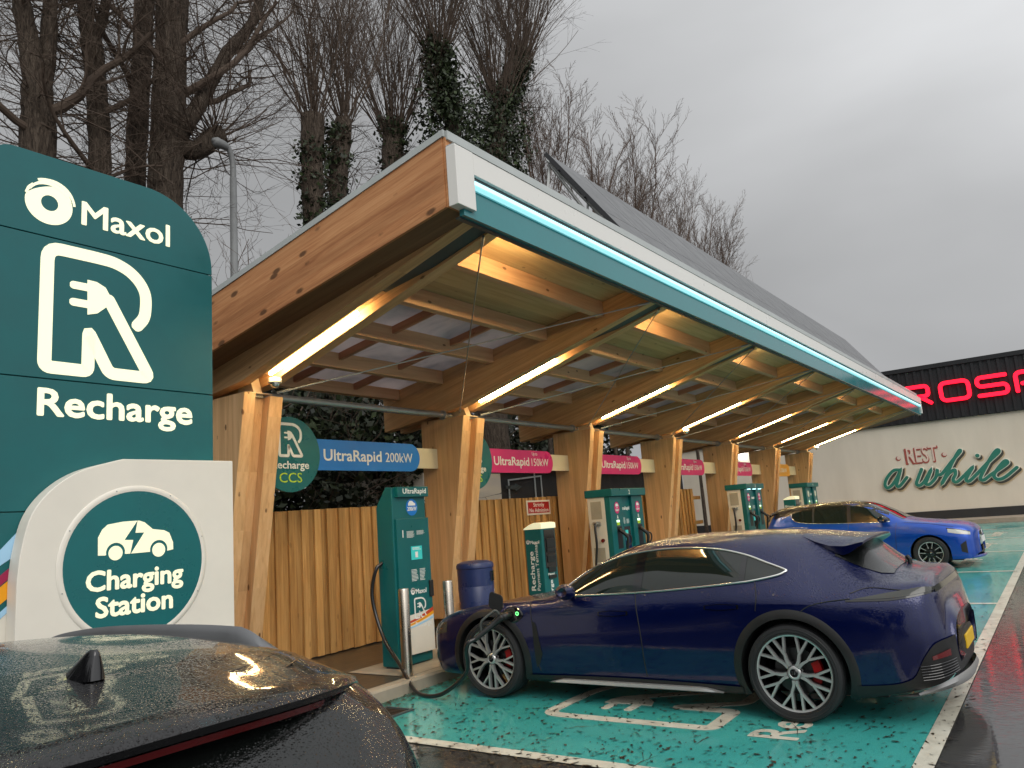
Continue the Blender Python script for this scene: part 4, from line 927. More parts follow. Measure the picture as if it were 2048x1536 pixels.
def letter(ch,yr):   # yr = Y of the letter's left edge; letters run towards -Y
    f=lambda x,z:(yr-x,zb_+z)
    H_=zt_-zb_; Wd=1.0
    if ch=='R': lw(RL([f(0,0),f(0,H_),f(Wd-.1,H_,),f(Wd-.1,H_*.42),f(0.12,H_*.42)],0.16)); lw(RL([f(0.55,H_*.42),f(Wd-.05,0)],.1))
    if ch=='O': b.ribbon(RL([f(0.05,0),f(0.05,H_),f(Wd,H_),f(Wd,0)],0)[:0] or fillet([(-p[0],p[1]) for p in (f(0.0,0),f(0.0,H_),f(Wd,H_),f(Wd,0))],0.22,6,closed=True),w,LF,0.02,0.13,caps=False,closed=True)
    if ch=='S': lw(RL([f(Wd-.02,H_),f(0,H_),f(0,H_*.5),f(Wd,H_*.5),f(Wd,0),f(0.02,0)],0.2))
    if ch=='P': lw(RL([f(0,0),f(0,H_),f(Wd,H_),f(Wd,H_*.38),f(0.2,H_*.38)],0.2))
    if ch=='A': lw(RL([f(0,0),f(0,H_),f(Wd,H_),f(Wd,0)],0.22)); lw(RL([f(0,H_*.38),f(Wd,H_*.38)],0.1))
    if ch=='U': lw(RL([f(0,H_),f(0,0),f(Wd,0),f(Wd,H_)],0.22))
    if ch=='E': lw(RL([f(Wd,H_),f(0,H_),f(0,0),f(Wd,0)],0.2)); lw(RL([f(0,H_*.5),f(Wd-.1,H_*.5)],0.1))
for k,ch in enumerate('EUROSPAR'): letter(ch,5.0+1.31*(2-k)+ (0.05 if k<3 else 0))
b.build('fascia_letters',M['red_lit'],bld)
# painted lettering on the wall: REST / a while
MF=FX(bx0)
cur={'a':[(5.674,2.634),(5.936,2.634),(6.215,2.375),(6.352,2.101),(6.28,1.938),(6.071,2.049),(5.806,2.388),(5.674,2.634),(5.829,2.234),(5.91,2.02),(5.80,1.97),(5.473,2.304)],
'whi':[(4.886,2.58),(5.05,2.264),(5.157,2.018),(5.054,1.933),(4.846,2.092),(4.551,2.52),(4.717,2.181),(4.816,1.987),(4.684,1.95),(4.418,2.203),(4.323,2.472),(4.33,2.33),(4.173,2.331),(3.745,2.79),(3.405,3.129),(3.44,3.17),(3.70,2.80),(3.997,2.314),(4.235,1.935),(3.957,2.285),(3.711,2.436),(3.704,2.26),(3.816,2.046),(3.697,1.95),(3.4,2.181),(3.072,2.47),(3.259,2.192),(3.363,2.004),(3.263,1.945),(3.016,2.143),(2.515,2.609),(2.10,2.96),(2.14,3.06),(2.381,2.79),(2.773,2.193),(2.867,2.006),(2.748,1.946),(2.464,2.139),(2.047,2.389),(1.857,2.538),(1.95,2.607),(2.223,2.334),(2.389,2.083),(2.288,1.927),(2.029,1.985),(1.585,2.317)]}
def mural(name,mat,w,dy,dz,d):
    b=MB()
    for k,p in cur.items():
        b.ribbon(spline([(-q[0]-dy,q[1]+dz) for q in p],6),w,MF,0.0,d,ramp=0.02)
    b.disc((-2.83-dy,2.914+dz),w*0.62,MF,0,d,seg=20)
    b.build(name,mat,bld)
mural('script_shadow',M['wl_tan'],0.22,-0.075,-0.105,0.008)
mural('script_drop',M['wl_dark'],0.17,-0.06,-0.075,0.035)
mural('script_outline',M['wl_cream'],0.175,0,0,0.06)
mural('script_lettering',M['wl_green'],0.122,0,0,0.09)
b=MB(); b.text('REST',0.93,MF,(-5.42,2.83),0.004,bold=0.03,width=1.22,depth=0.01); b.disc((-5.70,3.11),0.10,MF,0.003,0.012,seg=20); b.disc((-3.99,3.08),0.10,MF,0.003,0.012,seg=20); b.build('block_shadow',M['wl_red'],bld)
b=MB(); b.text('REST',0.93,MF,(-5.36,2.875),0.016,bold=-0.002,width=1.13,depth=0.006); b.disc((-5.675,3.135),0.075,MF,0.012,0.018,seg=20); b.disc((-3.965,3.105),0.075,MF,0.012,0.018,seg=20); b.build('block_lettering',coated('mural_blush',(0.66,0.53,0.45),0.5,0.04),bld)
# globe lamp on a bracket of the shop wall
t=thing('globe_lamp','bright round globe lamp on the white wall seen past the columns','lamp',(35.7,12.2,3.95))
b=MB(); b.lathe([(0.0,-0.21)]+[(0.21*math.cos(a),0.21*math.sin(a)) for a in np.linspace(-1.4,1.4,13)]+[(0,0.21)],Frame((35.65,12.25,3.98),(1,0,0),(0,1,0)),24); b.build('globe',M['globe_lit'],t,smooth=True)
b=MB(); b.tube([(35.7,12.25,3.98),(36.0,12.25,4.0)],0.04,8); b.build('arm',M['steel_dark'],t)
# ------------------------------------------------------------------ dark shed behind the fence
sh=thing('storage_shed','low black shed with a white end wall and thin white door outline behind the fence','shed',(16.5,11,gz(16)))
b=MB(); b.box(14.2,24.5,10.5,14,gz(16),2.92); b.build('black_wall',M['blackgloss'] if False else M['plinth'],sh)
b=MB(); b.box(11.6,14.195,10.45,14,gz(12),2.80); b.build('white_wall',M['render'],sh)
b=MB(); b.box(11.5,24.6,10.35,14.1,2.925,3.0); b.build('roof',M['plinth'],sh)
b=MB(); F=FY(10.48)
for P in ([(14.53,0.4),(14.53,2.656),(15.89,2.757),(15.90,0.4)],[(15.61,0.4),(15.614,2.85)]): b.ribbon(P,0.035,F,0.0,0.02,caps=False)
b.build('door_outline',M['flash'],sh)
b=MB(); b.prism([(14.4,2.46),(14.75,2.44),(14.78,2.40),(15.05,2.50),(14.80,2.58),(14.76,2.54),(14.4,2.53)],F,0.0,0.02); b.build('vent_hood',M['steel_dark'],sh)
M['post_steel']=coated('weathered_post',(0.16,0.165,0.165),0.5,0.12)
# ------------------------------------------------------------------ lamp post behind the canopy
t=thing('lamp_post','grey steel lamp post with curved arm among the bare trees','lamp post',(7.9,11.3,gz(8)))
b=MB(); b.tube([(7.92,11.3,gz(8)),(7.92,11.3,4.5),(7.92,11.3,8.15)],lambda u:0.085-0.025*u,14); b.build('pole',M['post_steel'],t,smooth=True)
b=MB(); b.tube(spline([(7.92,11.3,8.1),(7.915,11.3,8.45),(7.84,11.3,8.68),(7.70,11.3,8.76),(7.52,11.3,8.73)],6),0.052,12); b.build('arm',M['post_steel'],t,smooth=True)
b=MB(); b.lathe([(0,-0.03),(0.06,-0.03),(0.09,0.02),(0.07,0.22),(0.0,0.30)],Frame((7.56,11.3,8.73),(0,1,0),(0.1,0,1)),16); b.build('lantern',M['post_steel'],t,smooth=True)
# ------------------------------------------------------------------ cars
def pchip(xs,ys):
    xs=np.array(xs,float); ys=np.array(ys,float); h=np.diff(xs); dl=np.diff(ys)/h; n=len(xs); m=np.zeros(n)
    for i in range(1,n-1):
        if dl[i-1]*dl[i]>0:
            w1=2*h[i]+h[i-1]; w2=h[i]+2*h[i-1]; m[i]=(w1+w2)/(w1/dl[i-1]+w2/dl[i])
    m[0]=dl[0]; m[-1]=dl[-1]
    def f(x):
        x=np.clip(x,xs[0],xs[-1]); i=np.clip(np.searchsorted(xs,x,side='right')-1,0,n-2); t=(x-xs[i])/h[i]
        return (2*t**3-3*t**2+1)*ys[i]+(t**3-2*t**2+t)*h[i]*m[i]+(-2*t**3+3*t**2)*ys[i+1]+(t**3-t**2)*h[i]*m[i+1]
    return f
class Car:
    """body lofted from cross-sections; local axes: x across, y forward, z up, origin on the ground mid-wheelbase"""
    def __init__(s,keys,wheels,tf,zbot):
        # keys: list of (y,[(x,z)*9]) from nose to tail
        keys=sorted(keys,key=lambda k:k[0]); ys=[k[0] for k in keys]; s.y0,s.y1=ys[0],ys[-1]; n=len(keys[0][1]); s.n=n
        s.fx=[pchip(ys,[k[1][j][0] for k in keys]) for j in range(n)]
        s.fz=[pchip(ys,[k[1][j][1] for k in keys]) for j in range(n)]
        s.wheels=wheels; s.tf=tf; s.zbot=pchip([z[0] for z in zbot],[z[1] for z in zbot]); s.cache={}
    def sect(s,y,m=6):
        y=float(y); k=round(y,5)
        if k in s.cache: return s.cache[k]
        xs=[float(f(y)) for f in s.fx]; zs=[float(f(y)) for f in s.fz]; xs.append(-xs[-2]); zs.append(zs[-2]); t=np.arange(s.n+1)   # mirrored, so the crown is smooth
        T=np.linspace(0,s.n-1,(s.n-1)*m+1)
        X=pchip(t,xs)(T); Z=pchip(t,zs)(T)
        X[-1]=0.0
        s.cache[k]=(X,Z); return X,Z
    def arch(s,y):
        zb=float(s.zbot(y))
        for (wy,wz,R_,*_) in s.wheels:
            d=abs(y-wy)
            if d<R_: zb=max(zb,wz+math.sqrt(R_*R_-d*d))
        return zb
    def P(s,y,z,off=0.0):
        """point of the left side at height z, pushed out along the surface normal"""
        def q(y,z):
            X,Z=s.sect(y); j=int(np.argmax(Z)) ; k=max(2,j)
            return float(np.interp(z,Z[:k+1],X[:k+1]))
        x=q(y,z)
        if off:
            e=0.012; dy=(q(y+e,z)-q(y-e,z))/(2*e); dz=(q(y,z+e)-q(y,z-e))/(2*e)
            n=np.array((1.0,-dy,-dz)); n/=np.linalg.norm(n)
            return np.array((x,y,z))+n*off
        return np.array((x,y,z))
    def Top(s,x,y,off=0.0):
        X,Z=s.sect(y); z=float(np.interp(abs(x),X[::-1],Z[::-1])) if True else 0
        return np.array((x,y,z+off))
    def emit(s,b,name,mats,parent,**k):
        b.v=[tuple(s.tf@Vector(p)) for p in b.v]
        o=b.build(name,mats,parent,**k); return o
    def shell(s,b,stations,mi=0,rows=44):
        """lower rows run from the sill or arch edge up to the shoulder, upper rows from there to the roof centre"""
        m=6; js=4*m; rl=rows//2; ru=rows-rl; v=[];f=[]; idx=[]
        for y in stations:
            X,Z=s.sect(y); zb=s.arch(y); XS,ZS=X[js],Z[js]
            if zb>=ZS-0.004: zb=ZS-0.004
            xl,zl=X[:js+1],Z[:js+1]; j=int(np.argmax(zl>=zb-1e-9))
            if j>0:
                t=(zb-zl[j-1])/(zl[j]-zl[j-1]+1e-9); x0=xl[j-1]+t*(xl[j]-xl[j-1]); xl=np.concatenate(([x0],xl[j:])); zl=np.concatenate(([zb],zl[j:]))
            def res(x,z,n):
                L=np.concatenate(([0],np.cumsum(np.hypot(np.diff(x),np.diff(z))))); u=np.linspace(0,L[-1],n); return np.interp(u,L,x),np.interp(u,L,z)
            xa,za=res(xl,zl,rl+1); xb,zb2=res(X[js:],Z[js:],ru+1)
            xx=np.concatenate((xa,xb[1:])); zz=np.concatenate((za,zb2[1:])); n=len(xx)
            for i in range(n): v.append((xx[i],y,zz[i]))
            for i in range(n-2,-1,-1): v.append((-xx[i],y,zz[i]))
        full=2*n-1; cut=[abs(abs(y-wy)-R_)<2e-4 for y in stations for (wy,wz,R_,*_) in [min(s.wheels,key=lambda w:abs(y-w[0]))]]
        for a in range(len(stations)-1):
            for i in range(full-1):
                low=i<rl or i>=full-1-rl
                if low and stations[a+1]-stations[a]<5e-4: continue
                f.append((a*full+i,a*full+i+1,(a+1)*full+i+1,(a+1)*full+i))
        f.append(tuple(range(full))); f.append(tuple((len(stations)-1)*full+i for i in range(full-1,-1,-1)))
        b.add(v,f,mi)
    def stations(s,step=0.045):
        ys=list(np.arange(s.y0,s.y1,step))+[s.y1]
        for (wy,wz,R_,*_) in s.wheels:
            ys=[y for y in ys if not (wy-R_-0.02<y<wy+R_+0.02)]
            ys+=[wy-R_-1e-4,wy+R_+1e-4]+[wy-R_*math.cos(a)*0.99999 for a in np.linspace(0.0,math.pi,26)]
        return sorted(ys)
    def side(s,b,pts_lo,pts_hi,off=0.004,mi=0,ny=40,nz=8,sides=(1,-1)):
        """skin panel between a lower and an upper (y,z) line"""
        flo=pchip(*zip(*sorted(pts_lo))) if len(pts_lo)>1 else None; fhi=pchip(*zip(*sorted(pts_hi)))
        ya=max(min(p[0] for p in pts_lo),min(p[0] for p in pts_hi)); yb=min(max(p[0] for p in pts_lo),max(p[0] for p in pts_hi))
        for sd in sides:
            v=[];f=[]
            for i in range(ny+1):
                t=i/ny; y=ya+(yb-ya)*(0.5-0.5*math.cos(math.pi*t)); a=float(flo(y)); c=float(fhi(y))
                for k in range(nz+1):
                    p=s.P(y,a+(c-a)*k/nz,off); v.append((p[0]*sd,p[1],p[2]))
            for i in range(ny):
                for k in range(nz): q=i*(nz+1)+k; f.append((q,q+1,q+nz+2,q+nz+1))
            b.add(v,f,mi)
    def strip(s,b,pts,r,off=0.0,mi=0,sides=(1,-1),sd_=8,n=5):
        P=spline(pts,n)
        for sd in sides:
            b.tube([(lambda p:(p[0]*sd,p[1],p[2]))(s.P(q[0],q[1],off)) for q in P],r,sd_,mi)
    def ring(s,b,w,R0,R1,off,a0=-12,a1=192,mi=0,n=40,sides=(1,-1),zmin=None):
        wy,wz=w[0],w[1]
        for sd in sides:
            v=[];f=[]
            for i in range(n+1):
                a=R(a0+(a1-a0)*i/n)
                for j,rr in enumerate((R0,R0,(R0+R1)/2,R1)):
                    y=wy+rr*math.cos(a); z=wz+rr*math.sin(a)
                    p=s.P(y,max(z,0.19),off if j>0 else -0.05)
                    if j==3: p=s.P(y,max(z,0.19),0.001)
                    v.append((p[0]*sd,p[1],z if zmin is None else max(z,zmin)))
            for i in range(n):
                for j in range(3): q=i*4+j; f.append((q,q+1,q+5,q+4))
            b.add(v,f,mi)
    def wells(s,b,xin=0.56,mi=0):
        for (wy,wz,R_,*_) in s.wheels:
            for sd in (1,-1):
                n=28; v=[];f=[]
                for i in range(n+1):
                    a=math.pi*1.16*i/n-math.pi*0.08; y=wy+R_*math.cos(a); z=max(0.17,wz+R_*math.sin(a)); xo=s.P(y,max(z,0.22))[0]-0.004
                    v+=[(sd*xo,y,z),(sd*xin,y,z)]
                for i in range(n): q=2*i; f.append((q,q+2,q+3,q+1))
                f.append(tuple(2*i+1 for i in range(n+1))); b.add(v,f,mi)
def wheel(car,parent,side,wy,wz,xo,Rt,Rr,style,width=0.25):
    """xo = outer face of the tyre; axle along x"""
    o=Vector((side*xo,wy,wz)); fr=Frame((o.x,o.y,o.z),(0,-side,0),(0,0,1))   # normal = -side... fixed below
    fr=Frame((o.x,o.y,o.z),(0,1,0),(0,0,side)); 
    if fr.n[0]*side<0: fr=Frame((o.x,o.y,o.z),(0,-1,0),(0,0,side))
    b=MB(); b.lathe([(0.03,-0.13),(Rr*0.60,-0.13),(Rr*0.60,-0.115),(0.03,-0.115)],fr,40); b.lathe([(0.0,-0.10),(0.075,-0.10),(0.085,-0.20),(0,-0.20)],fr,20)
    b.lathe([(Rr*0.62,-0.21),(0.0,-0.22)],fr,32)
    w=car.emit(b,'wheel',M['disc'],parent,auto=40)
    b=MB()
    b.lathe([(Rr*0.985,-width+0.02),(Rr*1.02,-width),(Rt*0.955,-width-0.0),(Rt-0.004,-width+0.03),(Rt,-width*0.5),(Rt-0.004,-0.035),(Rt*0.965,-0.008),(Rt*0.90,0.0),(Rr+0.04*Rt,-0.001),(Rr*1.02,-0.012),(Rr*0.985,-0.03)],fr,72)
    # tread grooves and lettering ridges
    for h in (-0.07,-0.125,-0.18): b.lathe([(Rt+0.0006,h-0.004),(Rt-0.005,h),(Rt+0.0006,h+0.004)],fr,72)
    for rr in (0.90,0.80): b.lathe([(Rt*rr-0.004,0.001),(Rt*rr,0.004),(Rt*rr+0.004,0.001)],fr,72)
    attach(car.emit(b,'tyre',M['rubber'],None,auto=38),w)
    b=MB(); mats=[M['silver'],M['blackgloss'],M['chrome']]
    b.lathe([(Rr*0.935,-0.028),(Rr*0.945,-0.013),(Rr*0.985,-0.010),(Rr*0.99,-0.02)],fr,72,0)
    b.lathe([(Rr*0.99,-0.02),(Rr*0.97,-0.05),(Rr*0.90,-0.08),(Rr*0.86,-0.19)],fr,64,1)
    sp=lambda pts,w0,w1,d0,d1,mi: b.ribbon(pts,(lambda t:w0+(w1-w0)*t),fr,d0,d1,mi,caps=False)
    pol=lambda r,a:(r*math.cos(a),r*math.sin(a))
    if style=='yspoke':
        for k in range(5):
            base=R(90)+2*math.pi*k/5
            for s in (-1,1):
                a1=base+s*R(18)
                arm=[pol(0.055,base+s*R(10)),pol(Rr*0.33,base+s*R(9)),pol(Rr*0.50,a1-s*R(4)),pol(Rr*0.95,a1+s*R(-10.5))]
                arm2=[pol(Rr*0.53,a1-s*R(4.5)),pol(Rr*0.95,a1+s*R(8))]
                pth=spline(arm[:3],5)+[arm[3]]
                sp(pth,Rr*0.085,Rr*0.058,-0.045,-0.012,0); sp(arm2,Rr*0.058,Rr*0.055,-0.045,-0.0125,0)
                sp(pth,Rr*0.115,Rr*0.085,-0.085,-0.046,1); sp(arm2,Rr*0.085,Rr*0.08,-0.085,-0.0465,1)
        b.lathe([(0,-0.008),(0.026,-0.008),(0.031,-0.013)],fr,28,1); b.lathe([(0.031,-0.013),(0.034,-0.011),(0.044,-0.013),(0.052,-0.022),(0.056,-0.07)],fr,28,0)
        for k in range(6): b.ribbon([(-0.012+0.004*(k%3),-0.012+0.009*(k//2)),(0.012-0.003*(k%2),-0.012+0.009*(k//2))],0.003,fr,-0.006,-0.004,0,caps=False)
        for k in range(5): b.lathe([(0.0,-0.03),(0.009,-0.03),(0.010,-0.05)],Frame(fr(*pol(0.048,R(54)+2*math.pi*k/5)),fr.u,fr.w),10,1)
    else:
        for k in range(5):
            base=R(90)+2*math.pi*k/5
            for s in (-1,1):
                a1=base+s*R(13)
                sp([pol(0.05,base+s*R(25)),pol(Rr*0.95,a1)],Rr*0.13,Rr*0.17,-0.06,-0.016,1)
                sp([pol(Rr*0.42,base+s*R(18)),pol(Rr*0.93,a1+s*R(3)),pol(Rr*0.93,a1-s*R(12))],Rr*0.05,Rr*0.05,-0.05,-0.0135,0)
            b.prism([pol(Rr*0.70,base+R(26)),pol(Rr*0.93,base+R(24)),pol(Rr*0.93,base+R(46)),pol(Rr*0.72,base+R(43))],fr,-0.07,-0.03,1)
        b.lathe([(0,-0.008),(0.028,-0.008),(0.034,-0.014)],fr,24,1); b.lathe([(0.034,-0.014),(0.06,-0.018),(0.065,-0.06)],fr,24,1); b.lathe([(0,-0.0055),(0.012,-0.0055),(0.012,-0.009)],fr,16,0)
    ob=car.emit(b,'rim',mats,None,auto=35); attach(ob,w)
    if style=='yspoke':
        b=MB(); a=(np.linspace(R(-32),R(28),10) if fr.u[1]*(-1)>0 else np.linspace(R(148),R(208),10))
        b.ribbon([(Rr*0.55*math.cos(t),Rr*0.55*math.sin(t)) for t in a],Rr*0.22,fr,-0.15,-0.095,0,caps=False); attach(car.emit(b,'brake_caliper',M['caliper'],None),w)
def S9(sill,low,mid,sh,belt,cant,roof,top,un=None):
    return [un or (sill[0]-0.12,sill[1]-0.03),sill,low,mid,sh,belt,cant,roof,(0.0,top)]
def window_loop(car,lo,hi,r,mat,parent,name,off=0.004,sides=(1,-1)):
    b=MB(); L=sorted(lo,reverse=True); H=sorted(hi)
    pts=spline(L,4)[:-1]+[L[-1]]+spline(H,4)[0:]
    for sd in sides:
        b=MB(); car.strip(b,pts,r,off,sides=(sd,),n=1); car.emit(b,name,mat,parent,smooth=True)
def panes(car,t,lo,hi,rngs):
    fl=pchip(*zip(*sorted(lo))); fh=pchip(*zip(*sorted(hi)))
    for sd_ in (1,-1):
        for ya,yb in rngs:
            ys=np.linspace(ya,yb,14); b=MB(); car.side(b,[(y,float(fl(y))) for y in ys],[(y,float(fh(y))) for y in ys],0.004,ny=30,nz=10,sides=(sd_,)); car.emit(b,'side_window',M['glass'],t,smooth=True)
# ---------- the dark blue estate car -------------------------------------------------------------
def estate():
    cx,cy,z0=7.18,3.395,gz(7.2)-0.005
    tf=Matrix.Translation((cx,cy,z0))
    t=thing('parked_car','dark metallic blue electric estate car plugged in with black wheel arch trim','car',(cx,cy,z0))
    fy,ry,wz,Rt=1.455,-1.455,0.362,0.362
    W=[(fy,wz,0.405),(ry,wz,0.410)]
    K=[]
    def k(y,sill,low,mid,sh,belt,cant,roof,top): K.append((y,S9(sill,low,mid,sh,belt,cant,roof,top)))
    #   y      sill          low          mid          shoulder      belt          cant         roof         top
    k( 2.40,(0.30,0.40),(0.36,0.44),(0.40,0.49),(0.38,0.54),(0.34,0.57),(0.24,0.585),(0.12,0.59),0.592)
    k( 2.37,(0.52,0.26),(0.60,0.36),(0.62,0.46),(0.60,0.56),(0.54,0.60),(0.40,0.625),(0.2,0.635),0.638)
    k( 2.29,(0.72,0.21),(0.79,0.34),(0.80,0.47),(0.78,0.60),(0.70,0.655),(0.52,0.675),(0.28,0.68),0.685)
    k( 2.15,(0.84,0.19),(0.895,0.34),(0.905,0.49),(0.885,0.65),(0.80,0.725),(0.60,0.725),(0.3,0.735),0.74)
    k( 1.90,(0.89,0.19),(0.945,0.36),(0.955,0.53),(0.94,0.71),(0.855,0.805),(0.64,0.785),(0.32,0.80),0.805)
    k( 1.455,(0.90,0.19),(0.965,0.40),(0.978,0.58),(0.965,0.76),(0.875,0.872),(0.66,0.842),(0.34,0.865),0.872)
    k( 1.05,(0.89,0.19),(0.955,0.40),(0.966,0.60),(0.95,0.78),(0.875,0.892),(0.70,0.892),(0.36,0.912),0.920)
    k( 0.78,(0.885,0.19),(0.94,0.40),(0.957,0.60),(0.945,0.79),(0.885,0.897),(0.74,0.945),(0.40,0.972),0.980)
    k( 0.45,(0.885,0.19),(0.935,0.40),(0.955,0.60),(0.945,0.80),(0.900,0.912),(0.70,1.125),(0.40,1.165),1.178)
    k( 0.05,(0.885,0.19),(0.935,0.40),(0.955,0.61),(0.945,0.81),(0.905,0.93),(0.645,1.285),(0.40,1.338),1.352)
    k(-0.35,(0.885,0.19),(0.935,0.40),(0.955,0.62),(0.945,0.82),(0.905,0.955),(0.622,1.340),(0.38,1.395),1.410)
    k(-0.75,(0.885,0.19),(0.94,0.40),(0.96,0.63),(0.952,0.84),(0.905,0.985),(0.615,1.345),(0.37,1.402),1.416)
    k(-1.10,(0.90,0.19),(0.96,0.42),(0.978,0.65),(0.972,0.86),(0.90,1.02),(0.61,1.325),(0.36,1.397),1.411)
    k(-1.455,(0.915,0.19),(0.975,0.44),(0.995,0.68),(0.985,0.875),(0.875,1.035),(0.60,1.275),(0.35,1.370),1.386)
    k(-1.75,(0.915,0.20),(0.975,0.45),(0.992,0.69),(0.975,0.87),(0.85,1.005),(0.59,1.195),(0.34,1.333),1.352)
    k(-1.92,(0.91,0.21),(0.965,0.45),(0.983,0.685),(0.965,0.87),(0.84,0.993),(0.60,1.115),(0.34,1.275),1.295)
    k(-2.00,(0.90,0.22),(0.955,0.45),(0.975,0.68),(0.955,0.87),(0.83,0.985),(0.62,1.075),(0.34,1.215),1.232)
    k(-2.18,(0.87,0.25),(0.93,0.45),(0.95,0.67),(0.925,0.87),(0.82,0.980),(0.64,1.03),(0.34,1.075),1.085)
    k(-2.32,(0.82,0.28),(0.885,0.45),(0.91,0.65),(0.885,0.87),(0.80,0.985),(0.62,1.02),(0.33,1.045),1.05)
    k(-2.42,(0.76,0.30),(0.84,0.44),(0.86,0.63),(0.83,0.85),(0.77,0.985),(0.60,1.02),(0.32,1.035),1.038)
    k(-2.47,(0.70,0.32),(0.79,0.44),(0.81,0.61),(0.76,0.80),(0.70,0.92),(0.54,0.965),(0.28,0.975),0.978)
    k(-2.515,(0.60,0.35),(0.70,0.45),(0.73,0.60),(0.66,0.74),(0.58,0.81),(0.42,0.85),(0.22,0.86),0.862)
    k(-2.545,(0.46,0.40),(0.56,0.47),(0.60,0.58),(0.52,0.67),(0.44,0.70),(0.33,0.72),(0.18,0.73),0.732)
    car=Car(K,W,tf,[(-2.55,0.42),(-2.45,0.31),(-2.2,0.25),(-1.9,0.21),(-1.0,0.19),(1.0,0.19),(2.0,0.19),(2.3,0.22),(2.4,0.42)])
    P=M['navy_paint']; Bk=M['black']
    b=MB(); car.shell(b,car.stations()); body=car.emit(b,'body',P,t,smooth=True)
    b=MB(); car.wells(b); b.box(-0.72,0.72,-2.05,2.1,0.17,0.30); car.emit(b,'underbody',Bk,t)
    # side windows: front, rear, quarter
    lo=[(0.70,0.938),(0.588,0.936),(-0.15,0.962),(-0.60,0.99),(-1.05,1.026),(-1.19,1.040),(-1.383,1.074),(-1.455,1.105)]
    hi=[(0.70,0.962),(0.53,1.085),(0.38,1.165),(0.058,1.262),(-0.25,1.303),(-0.545,1.311),(-0.847,1.290),(-1.107,1.236),(-1.29,1.170),(-1.40,1.130),(-1.455,1.108)]
    panes(car,t,lo,hi,((-0.165,0.70),(-1.105,-0.17),(-1.455,-1.11)))
    for y0_,y1_ in ((-0.115,-0.20),(-1.085,-1.13)):
        fl=pchip(*zip(*sorted(lo))); fh=pchip(*zip(*sorted(hi)))
        d=0.07 if y0_>-0.5 else 0.05
        for sd_ in (1,-1): b=MB(); car.side(b,[(y1_,float(fl(y1_))),(y0_,float(fl(y0_)))],[(y1_,float(fh(y1_))-0.004),(y0_,float(fh(y0_))-0.004)],0.007,ny=6,nz=8,sides=(sd_,)); car.emit(b,'window_pillar',M['blackgloss'],t,smooth=True)
    window_loop(car,lo,hi,0.0095,M['chrome'],t,'window_trim',0.007)
    # windscreen and rear window
    def topglass(ys,wf,off,nx=24,ny=20):
        b=MB(); v=[];f=[]
        for i in range(ny+1):
            y=ys[0]+(ys[1]-ys[0])*i/ny; w=wf(i/ny)
            for j in range(nx+1):
                x=-w+2*w*j/nx; p=car.Top(x,y,off); v.append(p)
        for i in range(ny):
            for j in range(nx): q=i*(nx+1)+j; f.append((q,q+1,q+nx+2,q+nx+1))
        return b.add(v,f)
    car.emit(topglass((0.80,0.02),lambda u:0.70-0.13*u,0.006),'windscreen',M['wet_glass'],t,smooth=True)
    car.emit(topglass((-1.78,-2.19),lambda u:0.58+0.03*u-0.25*max(0,u-0.8),0.006),'rear_window',M['wet_glass'],t,smooth=True)
    # roof spoiler over the rear window
    b=MB(); v=[];f=[]; nx=24
    def ztop(x,y):
        u=min(1.0,abs(x)/0.58); zb_=car.Top(x,y)[2]; t=max(0.0,(y+1.48)/(-2.05+1.48)); tip=1.335-0.022*u*u+0.022*(1-t)
        return zb_+(max(tip,zb_)-zb_)*t**(0.7+0.35*u**3)
    rows=[(-1.50,0.42,0,0.003),(-1.62,0.50,0,0.004),(-1.74,0.555,0,0.004),(-1.84,0.575,0,0.004),(-1.93,0.58,0,0.004),(-2.02,0.58,0,0.004),(-2.05,0.575,0,-0.002),(-2.05,0.575,0,-0.018),(-1.94,0.575,1,0.62),(-1.84,0.57,1,0.30),(-1.76,0.555,1,0.02),(-1.62,0.50,1,0.0)]
    for (y,w,low,o_) in rows:
        for j in range(nx+1):
            u=-1+2*j/nx; x=u*w; yy=y+0.05*abs(u)**3*(1 if y<-1.9 else 0); zt=ztop(x,yy); zb_=car.Top(x,yy)[2]+0.004
            z=zt+o_ if not low else zb_+(max(0,zt-0.02-zb_))*o_
            v.append((x,yy,max(z,zb_-0.002)))
    for i in range(len(rows)-1):
        for j in range(nx): q=i*(nx+1)+j; f.append((q,q+1,q+nx+2,q+nx+1))
    b.add(v,f)
    for sd in (0,nx):
        for i in range(len(rows)//2-0):
            k_=len(rows)-1-i
            if i+1<k_-0: b.f.append((i*(nx+1)+sd,(i+1)*(nx+1)+sd,max(i+1,k_-1)*(nx+1)+sd,k_*(nx+1)+sd) if k_-1>i+1 else (i*(nx+1)+sd,(i+1)*(nx+1)+sd,k_*(nx+1)+sd)); b.m.append(0)
    sp_=car.emit(b,'roof_spoiler',P,t,auto=50)
    b=MB(); b.tube([car.Top(0.0,-2.22,0.0),car.Top(0.0,-2.22,0.035),car.Top(0.02,-2.20,0.05)],0.018,8); b.tube([car.Top(0.0,-2.20,0.045),car.Top(0.30,-2.16,0.03),car.Top(0.42,-2.15,0.02)],0.007,6); car.emit(b,'wiper',Bk,t)
    # doors: gaps, handles
    for pts_,r_ in (([(0.98,0.905),(0.955,0.80),(0.93,0.62),(0.93,0.40),(0.90,0.27)],0.0045),([(-0.145,0.955),(-0.165,0.80),(-0.185,0.60),(-0.185,0.40),(-0.19,0.27)],0.0045),([(-1.215,1.03),(-1.235,0.93),(-1.22,0.82)],0.0045),([(-1.52,0.775),(-1.62,0.85),(-1.75,0.885),(-1.93,0.905)],0.004),([(-1.93,0.94),(-2.05,0.972),(-2.25,0.955),(-2.38,0.945)],0.004),([(0.72,0.905),(1.05,0.895),(1.4,0.875)],0.004),):
        for sd_ in (1,-1): b=MB(); car.strip(b,pts_,r_,0.0005,sd_=6,sides=(sd_,)); car.emit(b,'panel_gap',M['black'],t)
